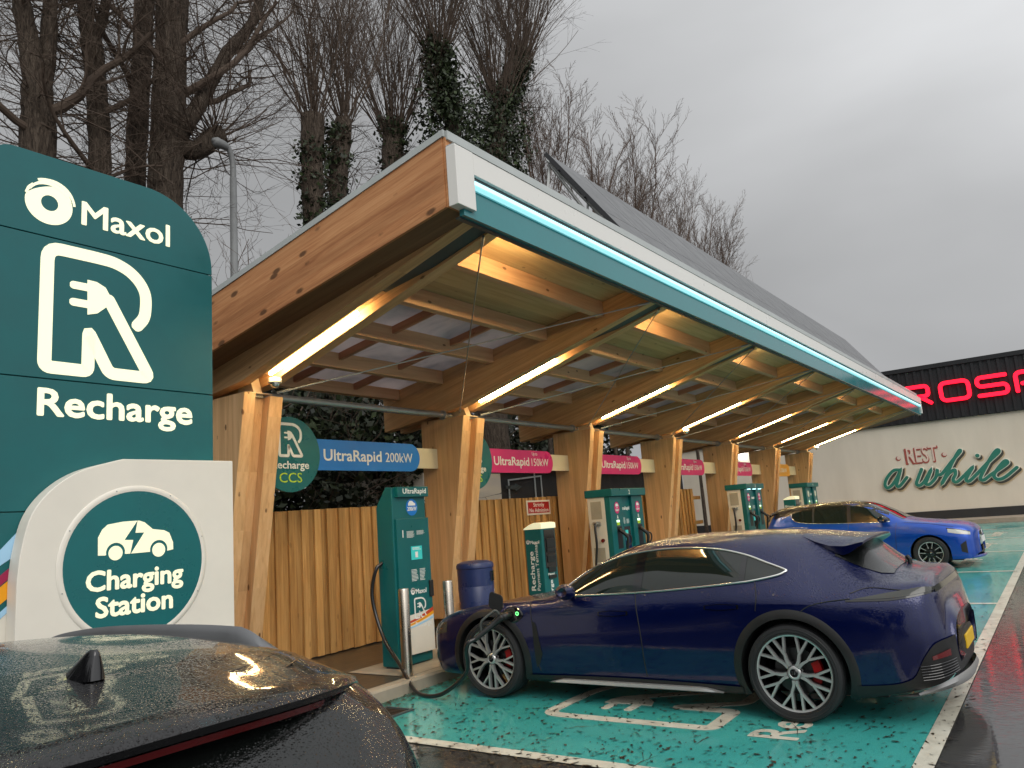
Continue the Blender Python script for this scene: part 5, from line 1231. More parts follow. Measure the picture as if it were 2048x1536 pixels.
    for (y,z) in ((0.08,0.795),(-0.93,0.85)):
        for sd_ in (1,-1): b=MB(); car.side(b,[(y-0.14,z-0.012),(y,z-0.022),(y+0.13,z-0.018)],[(y-0.14,z+0.012),(y,z+0.016),(y+0.13,z+0.006)],0.009,ny=16,nz=4,sides=(sd_,)); car.emit(b,'door_handle',P,t,smooth=True)
        for sd_ in (1,-1): b=MB(); car.side(b,[(y-0.155,z-0.016),(y,z-0.028),(y+0.145,z-0.022)],[(y-0.155,z+0.016),(y,z+0.021),(y+0.145,z+0.010)],0.0022,ny=16,nz=3,sides=(sd_,)); car.emit(b,'handle_recess',M['blackgloss'],t,smooth=True)
    # sculpted lower door and black vent behind the front wheel
    for sd_ in (1,-1): b=MB(); car.side(b,[(0.855,0.42),(0.90,0.33),(0.935,0.30)],[(0.855,0.44),(0.90,0.70),(0.935,0.72)],0.004,ny=10,nz=8,sides=(sd_,)); car.emit(b,'fender_vent',Bk,t,smooth=True)
    # black cladding: arches, sills, lower bumper
    for w in W:
        for sd_ in (1,-1): b=MB(); car.ring(b,w,w[2]-0.004,w[2]+0.062,0.013,a0=-26,a1=206,zmin=0.17,sides=(sd_,)); car.emit(b,'arch_trim',Bk,t,auto=40)
    for sd_ in (1,-1): b=MB(); car.side(b,[(-1.03,0.165),(1.03,0.165)],[(-1.03,0.235),(0.0,0.25),(1.03,0.235)],0.014,ny=30,nz=5,sides=(sd_,)); car.emit(b,'sill_trim',Bk,t,smooth=True)
    b=MB(); v=[];f=[]
    b2=MB(); n=24
    for sd in (1,-1):
        v=[];f=[]
        for i in range(n+1):
            u=i/n; y=0.80-1.66*u; h0=0.02*min(1,u*12)*1.0
            za,zb=0.172,0.172+0.036*min(1,u*10+.1)*min(1,(1-u)*10+0.05)
            x=0.895
            v+=[(sd*(x+0.03),y,za),(sd*(x+0.055),y,za+0.01),(sd*(x+0.05),y,zb),(sd*(x+0.01),y,zb+0.004)]
        for i in range(n):
            for j in range(3): q=4*i+j; f.append((q,q+1,q+5,q+4))
        b2=MB(); b2.add(v,f); car.emit(b2,'sill_strip',M['silver'],t,auto=50)
    # rear: lamps, bumper inserts, diffuser, plate
    b=MB(); car.side(b,[(-1.95,0.898),(-2.15,0.900),(-2.30,0.912),(-2.42,0.932),(-2.468,0.940)],[(-1.95,0.901),(-2.10,0.925),(-2.28,0.952),(-2.42,0.968),(-2.468,0.956)],0.004,ny=34,nz=4)
    v=[];f=[]
    for i in range(25):
        x=-0.70+1.40*i/24; e=(abs(x)/0.72)**3
        for z,yy in ((0.968,-2.484),(0.934,-2.502)): v.append((x,yy+0.030*e,z-0.012*e))
    b.add(v,[(2*i,2*i+1,2*i+3,2*i+2) for i in range(24)])
    car.emit(b,'rear_lamp_bar',M['lampglass'],t,smooth=True)
    for sd_ in (1,-1): b=MB(); car.side(b,[(-1.90,0.884),(-2.15,0.884),(-2.30,0.898),(-2.46,0.925)],[(-1.90,0.897),(-2.15,0.898),(-2.30,0.911),(-2.46,0.938)],0.003,ny=24,nz=2,sides=(sd_,)); car.emit(b,'lamp_surround',M['blackgloss'],t,smooth=True)
    for sd_ in (1,-1): b=MB(); car.side(b,[(-1.88,0.205),(-2.1,0.235),(-2.3,0.272),(-2.46,0.325),(-2.535,0.40)],[(-1.88,0.29),(-2.12,0.305),(-2.26,0.345),(-2.36,0.50),(-2.44,0.59),(-2.535,0.62)],0.010,ny=40,nz=10,sides=(sd_,)); car.emit(b,'rear_bumper_trim',Bk,t,smooth=True)
    v=[];b=MB()
    for i in range(17):
        x=-0.60+1.20*i/16; e=(abs(x)/0.60)**3
        for j,z in enumerate((0.34,0.42,0.50,0.58,0.62)): v.append((x,-2.556+0.035*e+0.008*abs(j-2),z))
    b.add(v,[(5*i+j,5*i+j+1,5*(i+1)+j+1,5*(i+1)+j) for i in range(16) for j in range(4)]); car.emit(b,'rear_bumper_panel',Bk,t,smooth=True)
    for sd_ in (1,-1): b=MB(); car.side(b,[(-2.40,0.475),(-2.50,0.495)],[(-2.40,0.50),(-2.50,0.54)],0.016,ny=10,nz=3,sides=(sd_,)); car.emit(b,'rear_reflector',M['redlens'],t,smooth=True)
    for sd_ in (1,-1):
        b=MB()
        for q in range(6): car.strip(b,[(-2.32,0.335+0.019*q),(-2.42,0.348+0.019*q),(-2.52,0.375+0.018*q)],0.004,0.014,sd_=6,sides=(sd_,))
        car.emit(b,'vent_slats',M['blackgloss'],t)
    b=MB(); v=[];f=[]
    for i in range(25):
        u=-1+2*i/24; x=0.86*u; yy=-2.565+0.29*abs(u)**2.6
        for (dy,z) in ((0.16,0.20),(0.01,0.235),(-0.012,0.285),(0.0,0.325)): v.append((x*(1.0 if z<0.3 else 0.985),yy+dy,0.215+(z-0.215)*(1-0.8*abs(u)**2.5)))
    b.add(v,[(4*i+j,4*i+j+1,4*i+j+5,4*i+j+4) for i in range(24) for j in range(3)]); car.emit(b,'rear_diffuser',M['satin'],t,auto=50)
    b=MB(); b.box(-0.24,0.24,-2.562,-2.548,0.45,0.55); np_=car.emit(b,'number_plate',M['yplate'],t,bevel=0.004)
    # mirrors
    for sd in (1,-1):
        b=MB()
        v=[];f=[]; rings=[(0.92,0.035,0.025,1.0),(0.96,0.09,0.060,1.0),(1.04,0.11,0.074,1.0),(1.11,0.10,0.068,1.0),(1.15,0.06,0.042,1.0)]
        nn=16
        for (x,ry_,rz,_) in rings:
            for q in range(nn):
                a=2*math.pi*q/nn; v.append((sd*x,0.50+ry_*math.cos(a)*1.0-(x-0.93)*0.25+(0.02 if math.cos(a)<0 else 0),0.985+rz*math.sin(a)+(x-0.93)*0.06))
        for i in range(len(rings)-1):
            for q in range(nn): f.append((i*nn+q,i*nn+(q+1)%nn,(i+1)*nn+(q+1)%nn,(i+1)*nn+q))
        f+=[tuple(range(nn)),tuple((len(rings)-1)*nn+q for q in range(nn-1,-1,-1))]
        b.add(v,f); b.tube([(sd*0.90,0.52,0.925),(sd*0.97,0.49,0.955)],0.022,8)
        car.emit(b,'wing_mirror',P,t,smooth=True)
    # head lamps
    for sd_ in (1,-1): b=MB(); car.side(b,[(2.02,0.60),(2.18,0.575),(2.28,0.56)],[(2.02,0.705),(2.18,0.675),(2.28,0.64)],0.004,ny=14,nz=6,sides=(sd_,)); car.emit(b,'headlight',M['lampglass'],t,smooth=True)
    for sd_ in (1,-1): b=MB(); car.side(b,[(2.19,0.215),(2.30,0.24),(2.36,0.29)],[(2.19,0.30),(2.30,0.36),(2.36,0.42)],0.006,ny=14,nz=5,sides=(sd_,)); car.emit(b,'front_bumper_trim',M['silver'],t,smooth=True)
    # open charging port on the near wing with its flap up
    b=MB(); v=[];f=[]
    yy0,zz0=1.17,0.775
    pts=[(yy0+0.115*math.cos(a)*(1+0.15*math.cos(2*a)),zz0+0.075*math.sin(a)) for a in np.linspace(0,2*math.pi,24,endpoint=False)]
    def portpoly(sc,off): return [car.P(yy0+(p[0]-yy0)*sc,zz0+(p[1]-zz0)*sc,off)*np.array((-1,1,1)) for p in pts]
    b.add(portpoly(1.0,0.003)+portpoly(0.86,0.008),[(i,(i+1)%24,24+(i+1)%24,24+i) for i in range(24)]); b.add(portpoly(0.86,0.008),[tuple(range(24))]); port=car.emit(b,'charging_port',M['blackgloss'],t)
    b=MB(); b.lathe([(0.012,0),(0.013,0.004),(0.017,0.004),(0.018,0)],Frame(car.P(yy0-0.065,zz0+0.012,0.009)*np.array((-1,1,1)),(0,-1,0),(0,0,1)),20); attach(car.emit(b,'port_light',M['green_lit'],None),port)
    b=MB(); base=car.P(yy0+0.12,zz0+0.075,0.005)*np.array((-1,1,1))
    F=Frame(base,(-0.30,0.75,0.35),(0.05,-0.15,0.98)); F.n=np.array((0.9,0.3,0.1))*-1.0; 
    fl=fillet([(0.0,-0.06),(0.17,-0.06),(0.17,0.10),(0.0,0.10)],0.05,5,closed=True)
    b.prism(fl,F,0.0,0.012); attach(car.emit(b,'port_flap',M['black'],None,bevel=0.003),port)
    for (wy,sd) in ((fy,1),(fy,-1),(ry,1),(ry,-1)): wheel(car,t,sd,wy,wz,0.975 if wy>0 else 0.985,Rt,0.287,'yspoke',0.27)
    return car,t
taycar,_=estate()
# plug and charging cable from the slim post to the estate car
pp=np.array(taycar.tf@Vector(taycar.P(1.19,0.775,0.02)*np.array((-1,1,1))))
t=thing('charging_gun','black charging gun with looped handle plugged into the open port of the dark blue car','charging gun',tuple(pp))
b=MB()
d=np.array((-0.55,0.62,-0.56)); d/=np.linalg.norm(d)
e1=pp+np.array((-0.085,0.03,-0.01))
b.tube([pp+np.array((0.015,0,0)),e1],0.036,14); b.tube(spline([e1+np.array((0.0,-0.02,0.01)),e1+d*0.07,e1+d*0.16,e1+d*0.26,e1+d*0.33],5),lambda u:0.036-0.012*u,12)
b.build('body',M['black'],t,smooth=True)
b=MB(); up_=np.array((-0.35,0.25,0.55)); up_/=np.linalg.norm(up_)
b.tube(spline([e1+up_*0.01,e1+up_*0.085+d*0.0,e1+up_*0.095+d*0.06,e1+up_*0.09+d*0.17,e1+up_*0.03+d*0.22,e1+d*0.24],5),0.012,8)
b.build('handle',pmat('gun_handle',(0.05,0.055,0.05),0.4),t,smooth=True)
g_end=e1+d*0.32
cable('charging_cable','thick black charging cable looping from the slim post to the dark blue car',
 [(6.545,6.60,1.34),(6.47,6.63,1.27),(6.44,6.68,1.02),(6.44,6.62,0.74),(6.40,6.45,0.48),(6.30,6.15,0.27),(6.12,5.80,0.085),(6.04,5.55,0.05),(6.03,5.30,0.10),(6.04,5.02,0.30),tuple(g_end+d*0.10),tuple(g_end-d*0.02)],0.021,n=8,sides=12)
# ---------- the light blue hatchback -------------------------------------------------------------
def hatch():
    cx=18.10; z0=gz(17.6)-0.005; cy=3.70
    tf=Matrix.Translation((cx,cy,z0))@Matrix.Rotation(math.pi,4,'Z')
    t=thing('parked_car','bright blue hatchback with black roof parked nose out beyond the dark blue car','car',(cx,cy,z0),rot=0.0)
    fy,ry,wz,Rt=1.27,-1.27,0.318,0.318; W=[(fy,wz,0.355),(ry,wz,0.355)]
    K=[]
    def k(y,sill,low,mid,sh,belt,cant,roof,top): K.append((y,S9(sill,low,mid,sh,belt,cant,roof,top)))
    k( 2.10,(0.40,0.28),(0.44,0.38),(0.44,0.50),(0.42,0.60),(0.36,0.66),(0.24,0.69),(0.12,0.70),0.70)
    k( 2.05,(0.60,0.20),(0.64,0.35),(0.64,0.52),(0.60,0.66),(0.52,0.73),(0.38,0.76),(0.2,0.77),0.775)
    k( 1.92,(0.76,0.18),(0.79,0.34),(0.79,0.54),(0.75,0.71),(0.66,0.80),(0.46,0.83),(0.24,0.845),0.85)
    k( 1.65,(0.81,0.18),(0.85,0.36),(0.86,0.58),(0.82,0.77),(0.72,0.86),(0.50,0.885),(0.26,0.90),0.905)
    k( 1.27,(0.82,0.18),(0.87,0.38),(0.88,0.62),(0.85,0.82),(0.76,0.905),(0.54,0.93),(0.28,0.945),0.95)
    k( 0.90,(0.81,0.18),(0.86,0.38),(0.875,0.64),(0.85,0.84),(0.79,0.935),(0.62,0.985),(0.32,1.005),1.01)
    k( 0.55,(0.81,0.18),(0.855,0.38),(0.87,0.65),(0.85,0.85),(0.81,0.945),(0.64,1.15),(0.36,1.19),1.20)
    k( 0.15,(0.81,0.18),(0.855,0.38),(0.87,0.66),(0.85,0.86),(0.81,0.955),(0.59,1.33),(0.36,1.375),1.385)
    k(-0.30,(0.81,0.18),(0.855,0.38),(0.87,0.67),(0.85,0.87),(0.81,0.97),(0.56,1.385),(0.35,1.425),1.433)
    k(-0.90,(0.81,0.18),(0.86,0.38),(0.875,0.68),(0.86,0.89),(0.80,1.0),(0.55,1.375),(0.34,1.42),1.428)
    k(-1.30,(0.82,0.18),(0.87,0.40),(0.885,0.70),(0.865,0.92),(0.79,1.04),(0.565,1.345),(0.34,1.40),1.41)
    k(-1.60,(0.81,0.20),(0.86,0.40),(0.875,0.70),(0.85,0.93),(0.77,1.06),(0.57,1.29),(0.34,1.365),1.375)
    k(-1.80,(0.78,0.24),(0.83,0.42),(0.845,0.70),(0.81,0.93),(0.73,1.03),(0.57,1.16),(0.34,1.235),1.245)
    k(-1.93,(0.70,0.28),(0.76,0.42),(0.77,0.66),(0.71,0.85),(0.62,0.93),(0.46,0.97),(0.26,0.99),0.99)
    k(-1.97,(0.55,0.34),(0.62,0.44),(0.63,0.62),(0.57,0.76),(0.48,0.83),(0.36,0.86),(0.2,0.87),0.87)
    car=Car(K,W,tf,[(-2.0,0.34),(-1.8,0.24),(-1.4,0.18),(1.4,0.18),(1.9,0.19),(2.1,0.30)])
    P=M['blue_paint']; Bk=M['black']
    b=MB(); car.shell(b,car.stations(0.05)); car.emit(b,'body',P,t,smooth=True)
    b=MB(); car.wells(b,0.52); b.box(-0.72,0.72,-1.75,1.8,0.16,0.28); car.emit(b,'underbody',Bk,t)
    lo=[(0.62,0.965),(0.40,0.968),(-0.30,0.985),(-0.85,1.012),(-1.15,1.045),(-1.27,1.09),(-1.34,1.17)]
    hi=[(0.62,1.02),(0.45,1.14),(0.20,1.26),(-0.05,1.325),(-0.35,1.345),(-0.85,1.335),(-1.15,1.295),(-1.34,1.235)]
    panes(car,t,lo,hi,((-0.155,0.62),(-0.88,-0.16),(-1.34,-0.885)))
    window_loop(car,lo,hi[-1:]+[(-1.345,1.20)],0.008,M['chrome'],t,'window_trim',0.006)
    for y0_,y1_ in ((-0.12,-0.19),(-0.86,-0.90)):
        fl=pchip(*zip(*sorted(lo))); fh=pchip(*zip(*sorted(hi)))
        for sd_ in (1,-1): b=MB(); car.side(b,[(y1_,float(fl(y1_))),(y0_,float(fl(y0_)))],[(y1_,float(fh(y1_))),(y0_,float(fh(y0_)))],0.007,ny=5,nz=8,sides=(sd_,)); car.emit(b,'window_pillar',Bk,t,smooth=True)
    b=MB(); v=[];f=[]; nx=26; ny=34
    for i in range(ny+1):
        y=0.60-2.32*i/ny; 
        for j in range(nx+1):
            X,Z=car.sect(y); w=float(X[33])*1.003; u=-1+2*j/nx; p=car.Top(u*w,y,0.004); v.append(p)
    b.add(v,[(i*(nx+1)+j,i*(nx+1)+j+1,(i+1)*(nx+1)+j+1,(i+1)*(nx+1)+j) for i in range(ny) for j in range(nx)]); car.emit(b,'roof',M['black_paint'],t,smooth=True)
    b=MB(); v=[];f=[]
    for (y,w,o_) in ((-1.50,0.53,0.008),(-1.68,0.56,0.022),(-1.86,0.55,0.145),(-1.87,0.55,0.12),(-1.70,0.55,0.01)):
        for j in range(nx+1): v.append(car.Top((-1+2*j/nx)*w,y,o_))
    b.add(v,[(i*(nx+1)+j,i*(nx+1)+j+1,(i+1)*(nx+1)+j+1,(i+1)*(nx+1)+j) for i in range(4) for j in range(nx)]); car.emit(b,'roof_spoiler',M['black_paint'],t,auto=50)
    def topglass(y0_,y1_,wf,name):
        b=MB(); v=[]
        for i in range(17):
            y=y0_+(y1_-y0_)*i/16; w=wf(i/16)
            for j in range(21): v.append(car.Top(-w+2*w*j/20,y,0.006))
        b.add(v,[(i*21+j,i*21+j+1,(i+1)*21+j+1,(i+1)*21+j) for i in range(16) for j in range(20)]); car.emit(b,name,M['glass'],t,smooth=True)
    topglass(0.86,0.12,lambda u:0.64-0.12*u,'windscreen'); topglass(-1.66,-1.86,lambda u:0.5,'rear_window')
    for pts_,r_ in (([(0.74,0.94),(0.70,0.75),(0.68,0.5),(0.66,0.27)],0.004),([(-0.17,0.98),(-0.20,0.7),(-0.20,0.45),(-0.2,0.27)],0.004),([(-0.98,1.02),(-0.99,0.85),(-0.93,0.68)],0.004),([(0.88,0.93),(1.3,0.885),(1.72,0.80)],0.004),):
        for sd_ in (1,-1): b=MB(); car.strip(b,pts_,r_,0.0005,sd_=6,sides=(sd_,)); car.emit(b,'panel_gap',M['black'],t)
    for y,z in ((0.02,0.80),(-0.80,0.84)):
        for sd_ in (1,-1): b=MB(); car.side(b,[(y-0.11,z-0.014),(y+0.09,z-0.016)],[(y-0.11,z+0.014),(y+0.09,z+0.010)],0.02,ny=10,nz=3,sides=(sd_,)); car.emit(b,'door_handle',P,t,smooth=True)
    b=MB(); car.strip(b,[(-1.0,0.93),(-1.25,0.955),(-1.45,0.95)],0.007,0.004); car.strip(b,[(-1.34,1.235),(-1.45,1.19),(-1.55,1.13)],0.006,0.003); car.emit(b,'chrome_strip',M['chrome'],t,smooth=True)
    for sd_ in (1,-1): b=MB(); car.side(b,[(1.62,0.70),(1.80,0.66),(1.98,0.635)],[(1.62,0.765),(1.80,0.735),(1.98,0.685)],0.006,ny=18,nz=6,sides=(sd_,)); car.emit(b,'headlight',M['headglass'],t,smooth=True)
    for sd_ in (1,-1): b=MB(); car.side(b,[(1.60,0.765),(1.80,0.735),(1.98,0.685)],[(1.60,0.785),(1.80,0.75),(1.98,0.70)],0.005,ny=14,nz=3,sides=(sd_,)); car.emit(b,'headlight_surround',M['blackgloss'],t,smooth=True)
    for sd_ in (1,-1): b=MB(); car.side(b,[(1.80,0.33),(1.90,0.29)],[(1.80,0.46),(1.90,0.53)],0.006,ny=10,nz=6,sides=(sd_,)); car.emit(b,'fog_lamp_recess',Bk,t,smooth=True)
    b=MB(); v=[]
    def front(x,z,o): 
        return (x,2.105+o-0.06*(abs(x)/0.45)**2-0.25*max(0,z-0.55)**1.3,z)
    for i in range(17):
        x=-0.46+0.92*i/16
        for z in (0.60,0.64,0.685): v.append(front(x,z,0.012))
    b.add(v,[(3*i+j,3*i+j+1,3*i+j+4,3*i+j+3) for i in range(16) for j in range(2)])
    gr=car.emit(b,'grille',Bk,t,smooth=True); b=MB(); v=[]
    for i in range(17):
        x=-0.50+1.0*i/16
        for z in (0.27,0.33,0.40): v.append((x,2.112-0.10*(abs(x)/0.5)**2,z))
    b.add(v,[(3*i+j,3*i+j+1,3*i+j+4,3*i+j+3) for i in range(16) for j in range(2)])
    car.emit(b,'lower_grille',Bk,t,smooth=True)
    b=MB(); b.lathe([(0.034,0.0),(0.045,0.008),(0.056,0.0)],Frame((0,2.112,0.645),(-1,0,0),(0,0,1)),24); b.box(-0.04,0.04,2.112,2.118,0.64,0.65); attach(car.emit(b,'badge',M['chrome'],None),gr)
    b=MB(); b.box(-0.26,0.26,2.108,2.128,0.465,0.575); npl=car.emit(b,'number_plate',M['wplate'],t)
    b=MB(); v=[]
    for i in range(25):
        u=-1+2*i/24; x=0.74*u; yy=2.13-0.24*abs(u)**2.4
        for (dy,z) in ((-0.12,0.17),(0.0,0.185),(0.015,0.21),(-0.03,0.235)): v.append((x,yy+dy,z))
    b.add(v,[(4*i+j,4*i+j+1,4*i+j+5,4*i+j+4) for i in range(24) for j in range(3)]); car.emit(b,'front_lip',P,t,smooth=True)
    for sd_ in (1,-1): b=MB(); car.side(b,[(-1.70,0.84),(-1.93,0.80)],[(-1.70,0.92),(-1.93,0.88)],0.006,ny=10,nz=4,sides=(sd_,)); car.emit(b,'rear_lamp',M['redlens'],t,smooth=True)
    for sd in (1,-1):
        b=MB(); v=[];f=[]; nn=14; rings=[(0.86,0.04,0.025),(0.90,0.085,0.055),(0.98,0.10,0.072),(1.03,0.085,0.06),(1.055,0.05,0.035)]
        for (x,a1_,a2_) in rings:
            for q in range(nn): a=2*math.pi*q/nn; v.append((sd*x,0.52+a1_*math.cos(a),1.02+a2_*math.sin(a)))
        for i in range(len(rings)-1):
            for q in range(nn): f.append((i*nn+q,i*nn+(q+1)%nn,(i+1)*nn+(q+1)%nn,(i+1)*nn+q))
        f+=[tuple(range(nn)),tuple((len(rings)-1)*nn+q for q in range(nn-1,-1,-1))]; b.add(v,f); car.emit(b,'wing_mirror',M['blackgloss'],t,smooth=True)
    for sd_ in (1,-1): b=MB(); car.side(b,[(-0.9,0.165),(0.9,0.165)],[(-0.9,0.215),(0.9,0.215)],0.008,ny=16,nz=3,sides=(sd_,)); car.emit(b,'sill_trim',Bk,t,smooth=True)
    for (wy,sd) in ((fy,1),(fy,-1),(ry,1),(ry,-1)): wheel(car,t,sd,wy,wz,0.865,Rt,0.222,'aero',0.2)
hatch()
# ---------- the black car in the foreground ------------------------------------------------------
def black_car():
    cx,cy,z0=0.735,2.90,gz(0.76)
    tf=Matrix.Translation((cx,cy,z0))
    t=thing('parked_car','gloss black hatchback with shark fin aerial and rain beaded roof in the foreground','car',(cx,cy,z0))
    fy,ry,wz,Rt=1.33,-1.33,0.34,0.34; W=[(fy,wz,0.38),(ry,wz,0.38)]; K=[]
    def k(y,sill,low,mid,sh,belt,cant,roof,top): K.append((y,S9(sill,low,mid,sh,belt,cant,roof,top)))
    #                                                                                   
    k( 2.15,(0.45,0.30),(0.50,0.40),(0.50,0.52),(0.47,0.62),(0.40,0.68),(0.26,0.71),(0.12,0.72),0.72)
    k( 2.05,(0.70,0.20),(0.74,0.36),(0.74,0.55),(0.70,0.70),(0.60,0.78),(0.42,0.81),(0.2,0.82),0.825)
    k( 1.75,(0.84,0.19),(0.87,0.38),(0.88,0.60),(0.84,0.80),(0.72,0.88),(0.50,0.91),(0.26,0.93),0.935)
    k( 1.33,(0.86,0.19),(0.89,0.40),(0.90,0.64),(0.87,0.86),(0.77,0.94),(0.54,0.97),(0.28,0.985),0.99)
    k( 0.95,(0.85,0.19),(0.885,0.40),(0.90,0.66),(0.87,0.88),(0.80,0.97),(0.62,1.02),(0.32,1.04),1.045)
    k( 0.55,(0.85,0.19),(0.88,0.40),(0.895,0.67),(0.87,0.90),(0.81,0.99),(0.64,1.18),(0.36,1.22),1.23)
    k( 0.10,(0.85,0.19),(0.88,0.40),(0.895,0.68),(0.87,0.91),(0.81,1.0),(0.60,1.33),(0.36,1.385),1.395)
    k(-0.10,(0.85,0.19),(0.88,0.40),(0.895,0.69),(0.87,0.92),(0.81,1.01),(0.575,1.39),(0.36,1.46),1.475)
    k(-0.50,(0.85,0.19),(0.88,0.40),(0.895,0.69),(0.87,0.92),(0.81,1.01),(0.57,1.425),(0.36,1.50),1.515)
    k(-0.90,(0.85,0.19),(0.885,0.40),(0.90,0.70),(0.87,0.93),(0.80,1.02),(0.565,1.435),(0.36,1.515),1.531)
    k(-1.25,(0.86,0.19),(0.89,0.42),(0.905,0.72),(0.87,0.95),(0.79,1.05),(0.565,1.425),(0.36,1.502),1.518)
    k(-1.50,(0.85,0.20),(0.87,0.42),(0.88,0.70),(0.82,0.94),(0.715,1.10),(0.545,1.395),(0.36,1.472),1.486)
    k(-1.66,(0.83,0.21),(0.85,0.42),(0.86,0.69),(0.79,0.90),(0.665,1.05),(0.495,1.345),(0.34,1.40),1.415)
    k(-1.80,(0.80,0.23),(0.82,0.42),(0.83,0.67),(0.74,0.86),(0.60,0.99),(0.40,1.245),(0.26,1.28),1.29)
    k(-1.95,(0.74,0.28),(0.77,0.42),(0.78,0.64),(0.67,0.81),(0.53,0.92),(0.36,1.09),(0.22,1.125),1.13)
    k(-2.08,(0.66,0.32),(0.70,0.42),(0.71,0.60),(0.60,0.75),(0.49,0.85),(0.36,0.93),(0.2,0.96),0.965)
    k(-2.16,(0.50,0.38),(0.56,0.44),(0.58,0.57),(0.50,0.68),(0.42,0.74),(0.32,0.77),(0.17,0.78),0.78)
    car=Car(K,W,tf,[(-2.2,0.38),(-2.0,0.26),(-1.6,0.19),(1.6,0.19),(2.0,0.2),(2.2,0.32)])
    P=M['black_paint']; Bk=M['black']
    b=MB(); car.shell(b,car.stations(0.03),rows=60); car.emit(b,'body',P,t,smooth=True)
    b=MB(); car.wells(b,0.54); b.box(-0.76,0.76,-1.9,1.9,0.17,0.30); car.emit(b,'underbody',Bk,t)
    lo=[(0.60,1.02),(0.30,1.035),(-0.40,1.05),(-1.0,1.075),(-1.38,1.12),(-1.50,1.16)]
    hi=[(0.60,1.06),(0.35,1.19),(0.05,1.28),(-0.40,1.335),(-0.95,1.345),(-1.30,1.315),(-1.50,1.22)]
    panes(car,t,lo,hi,((-0.155,0.60),(-0.95,-0.16),(-1.50,-0.955)))
    # two ribs pressed into the roof
    b=MB()
    for dy in (-1.62,-1.55):
        b.tube([car.Top(x,dy+0.25*(abs(x)/0.55)**2.3,0.006 if dy<-1.6 else 0.003) for x in np.linspace(-0.38,0.38,40)],0.0022,6)
    car.emit(b,'roof_rib',P,t,smooth=True)
    # spoiler lip overhanging the rear window
    b=MB(); v=[];f=[]; nx=40
    rows=[(-1.44,0.002),(-1.56,0.005),(-1.68,0.003),(-1.745,-0.003),(-1.754,-0.013),(-1.748,-0.026),(-1.66,-0.05)]
    hw=0.575; ns=len(rows)
    def lip(u,y):   # height of the lip surface: carries the roof crown on, drooping at the corners
        return 1.486-0.050*u*u-0.012*abs(u)**8-0.10*max(0,(-1.50-y))
    for (y,o_) in rows:
        for j in range(nx+1):
            u=-1+2*j/nx; x=u*hw; yy=y+0.27*abs(u)**2.3*(1 if y<-1.5 else 0.75)
            v.append((x,yy,max(lip(u,y),(car.Top(x,yy)[2] if y>-1.6 else 0))+o_))
    b.add(v,[(i*(nx+1)+j,i*(nx+1)+j+1,(i+1)*(nx+1)+j+1,(i+1)*(nx+1)+j) for i in range(len(rows)-1) for j in range(nx)])
    for sd in (0,nx): b.f.append(tuple(i*(nx+1)+sd for i in range(len(rows)))); b.m.append(0)
    spo=car.emit(b,'roof_spoiler',P,t,auto=45)
    b=MB(); v=[]
    for j in range(25):
        u=-0.55+1.10*j/24; x=u*hw; yy=-1.735+0.27*abs(u)**2.3; zt=lip(u,-1.745)
        v+=[(x,yy-0.004,zt-0.031),(x,yy+0.006,zt-0.044)]
    b.add(v,[(2*i,2*i+1,2*i+3,2*i+2) for i in range(24)]); attach(car.emit(b,'brake_light',M['redlens'],None),spo)
    # rear window
    b=MB(); v=[]
    for i in range(21):
        y=-1.68-0.36*i/20; w=0.47-0.08*i/20
        for j in range(31): v.append(car.Top(-w+2*w*j/30,y,0.006))
    b.add(v,[(i*31+j,i*31+j+1,(i+1)*31+j+1,(i+1)*31+j) for i in range(20) for j in range(30)]); car.emit(b,'rear_window',M['wet_glass'],t,smooth=True)
    b=MB(); v=[]
    for i in range(17):
        y=0.92-0.80*i/16; w=0.66-0.10*i/16
        for j in range(21): v.append(car.Top(-w+2*w*j/20,y,0.006))
    b.add(v,[(i*21+j,i*21+j+1,(i+1)*21+j+1,(i+1)*21+j) for i in range(16) for j in range(20)]); car.emit(b,'windscreen',M['wet_glass'],t,smooth=True)
    # rails
    rm=coated('satin_rail',(0.20,0.205,0.21),0.38,0.1); nodes(rm)[1].inputs['Metallic'].default_value=0.6
    for sd in (1,-1):
        b=MB(); ys=np.linspace(-1.24,0.16,36); pts=[]
        v=[];f=[]
        for i,y in enumerate(ys):
            u=i/35; lift=0.066*min(1,(1-abs(2*u-1)**6)*1.3); x=0.548-0.005*u; zb=car.Top(x*sd,y,0)[2]
            for (dx,dz) in ((-0.020,-0.012),(-0.017,lift*0.75),(0.0,lift),(0.019,lift*0.7),(0.022,-0.02)): v.append((sd*(x+dx),y,zb+dz))
        f=[(5*i+j,5*i+j+1,5*i+j+6,5*i+j+5) for i in range(35) for j in range(4)]+[(0,1,2,3,4),(175,176,177,178,179)]
        b.add(v,f); car.emit(b,'roof_rail',rm,t,auto=60)
    # shark fin
    b=MB(); v=[];f=[]; nf=28; nl=10; yb_=-1.44; zb_=car.Top(0,-1.38)[2]-0.006
    for k in range(nl+1):
        h=k/nl; front=0.150*(1-0.76*h**0.80); back=0.008*h; w=0.023*(1-h)**0.8+0.005
        if k==nl: front-=0.004; back+=0.004
        for q in range(nf):
            a=2*math.pi*q/nf; cyy=(front+back)/2; ry_=(front-back)/2
            yy=cyy+ry_*math.cos(a); taper=(1-0.55*max(0,math.cos(a)))
            sx=math.sin(a); xx=w*taper*math.copysign(abs(sx)**0.75,sx)
            v.append((xx,yb_+yy,zb_+0.002+0.052*h-0.05*yy*(1-h)))
    f=[(k*nf+q,k*nf+(q+1)%nf,(k+1)*nf+(q+1)%nf,(k+1)*nf+q) for k in range(nl) for q in range(nf)]+[tuple(nl*nf+q for q in range(nf))]
    b.add(v,f); fin=car.emit(b,'shark_fin_aerial',M['blackgloss'],t,auto=50)
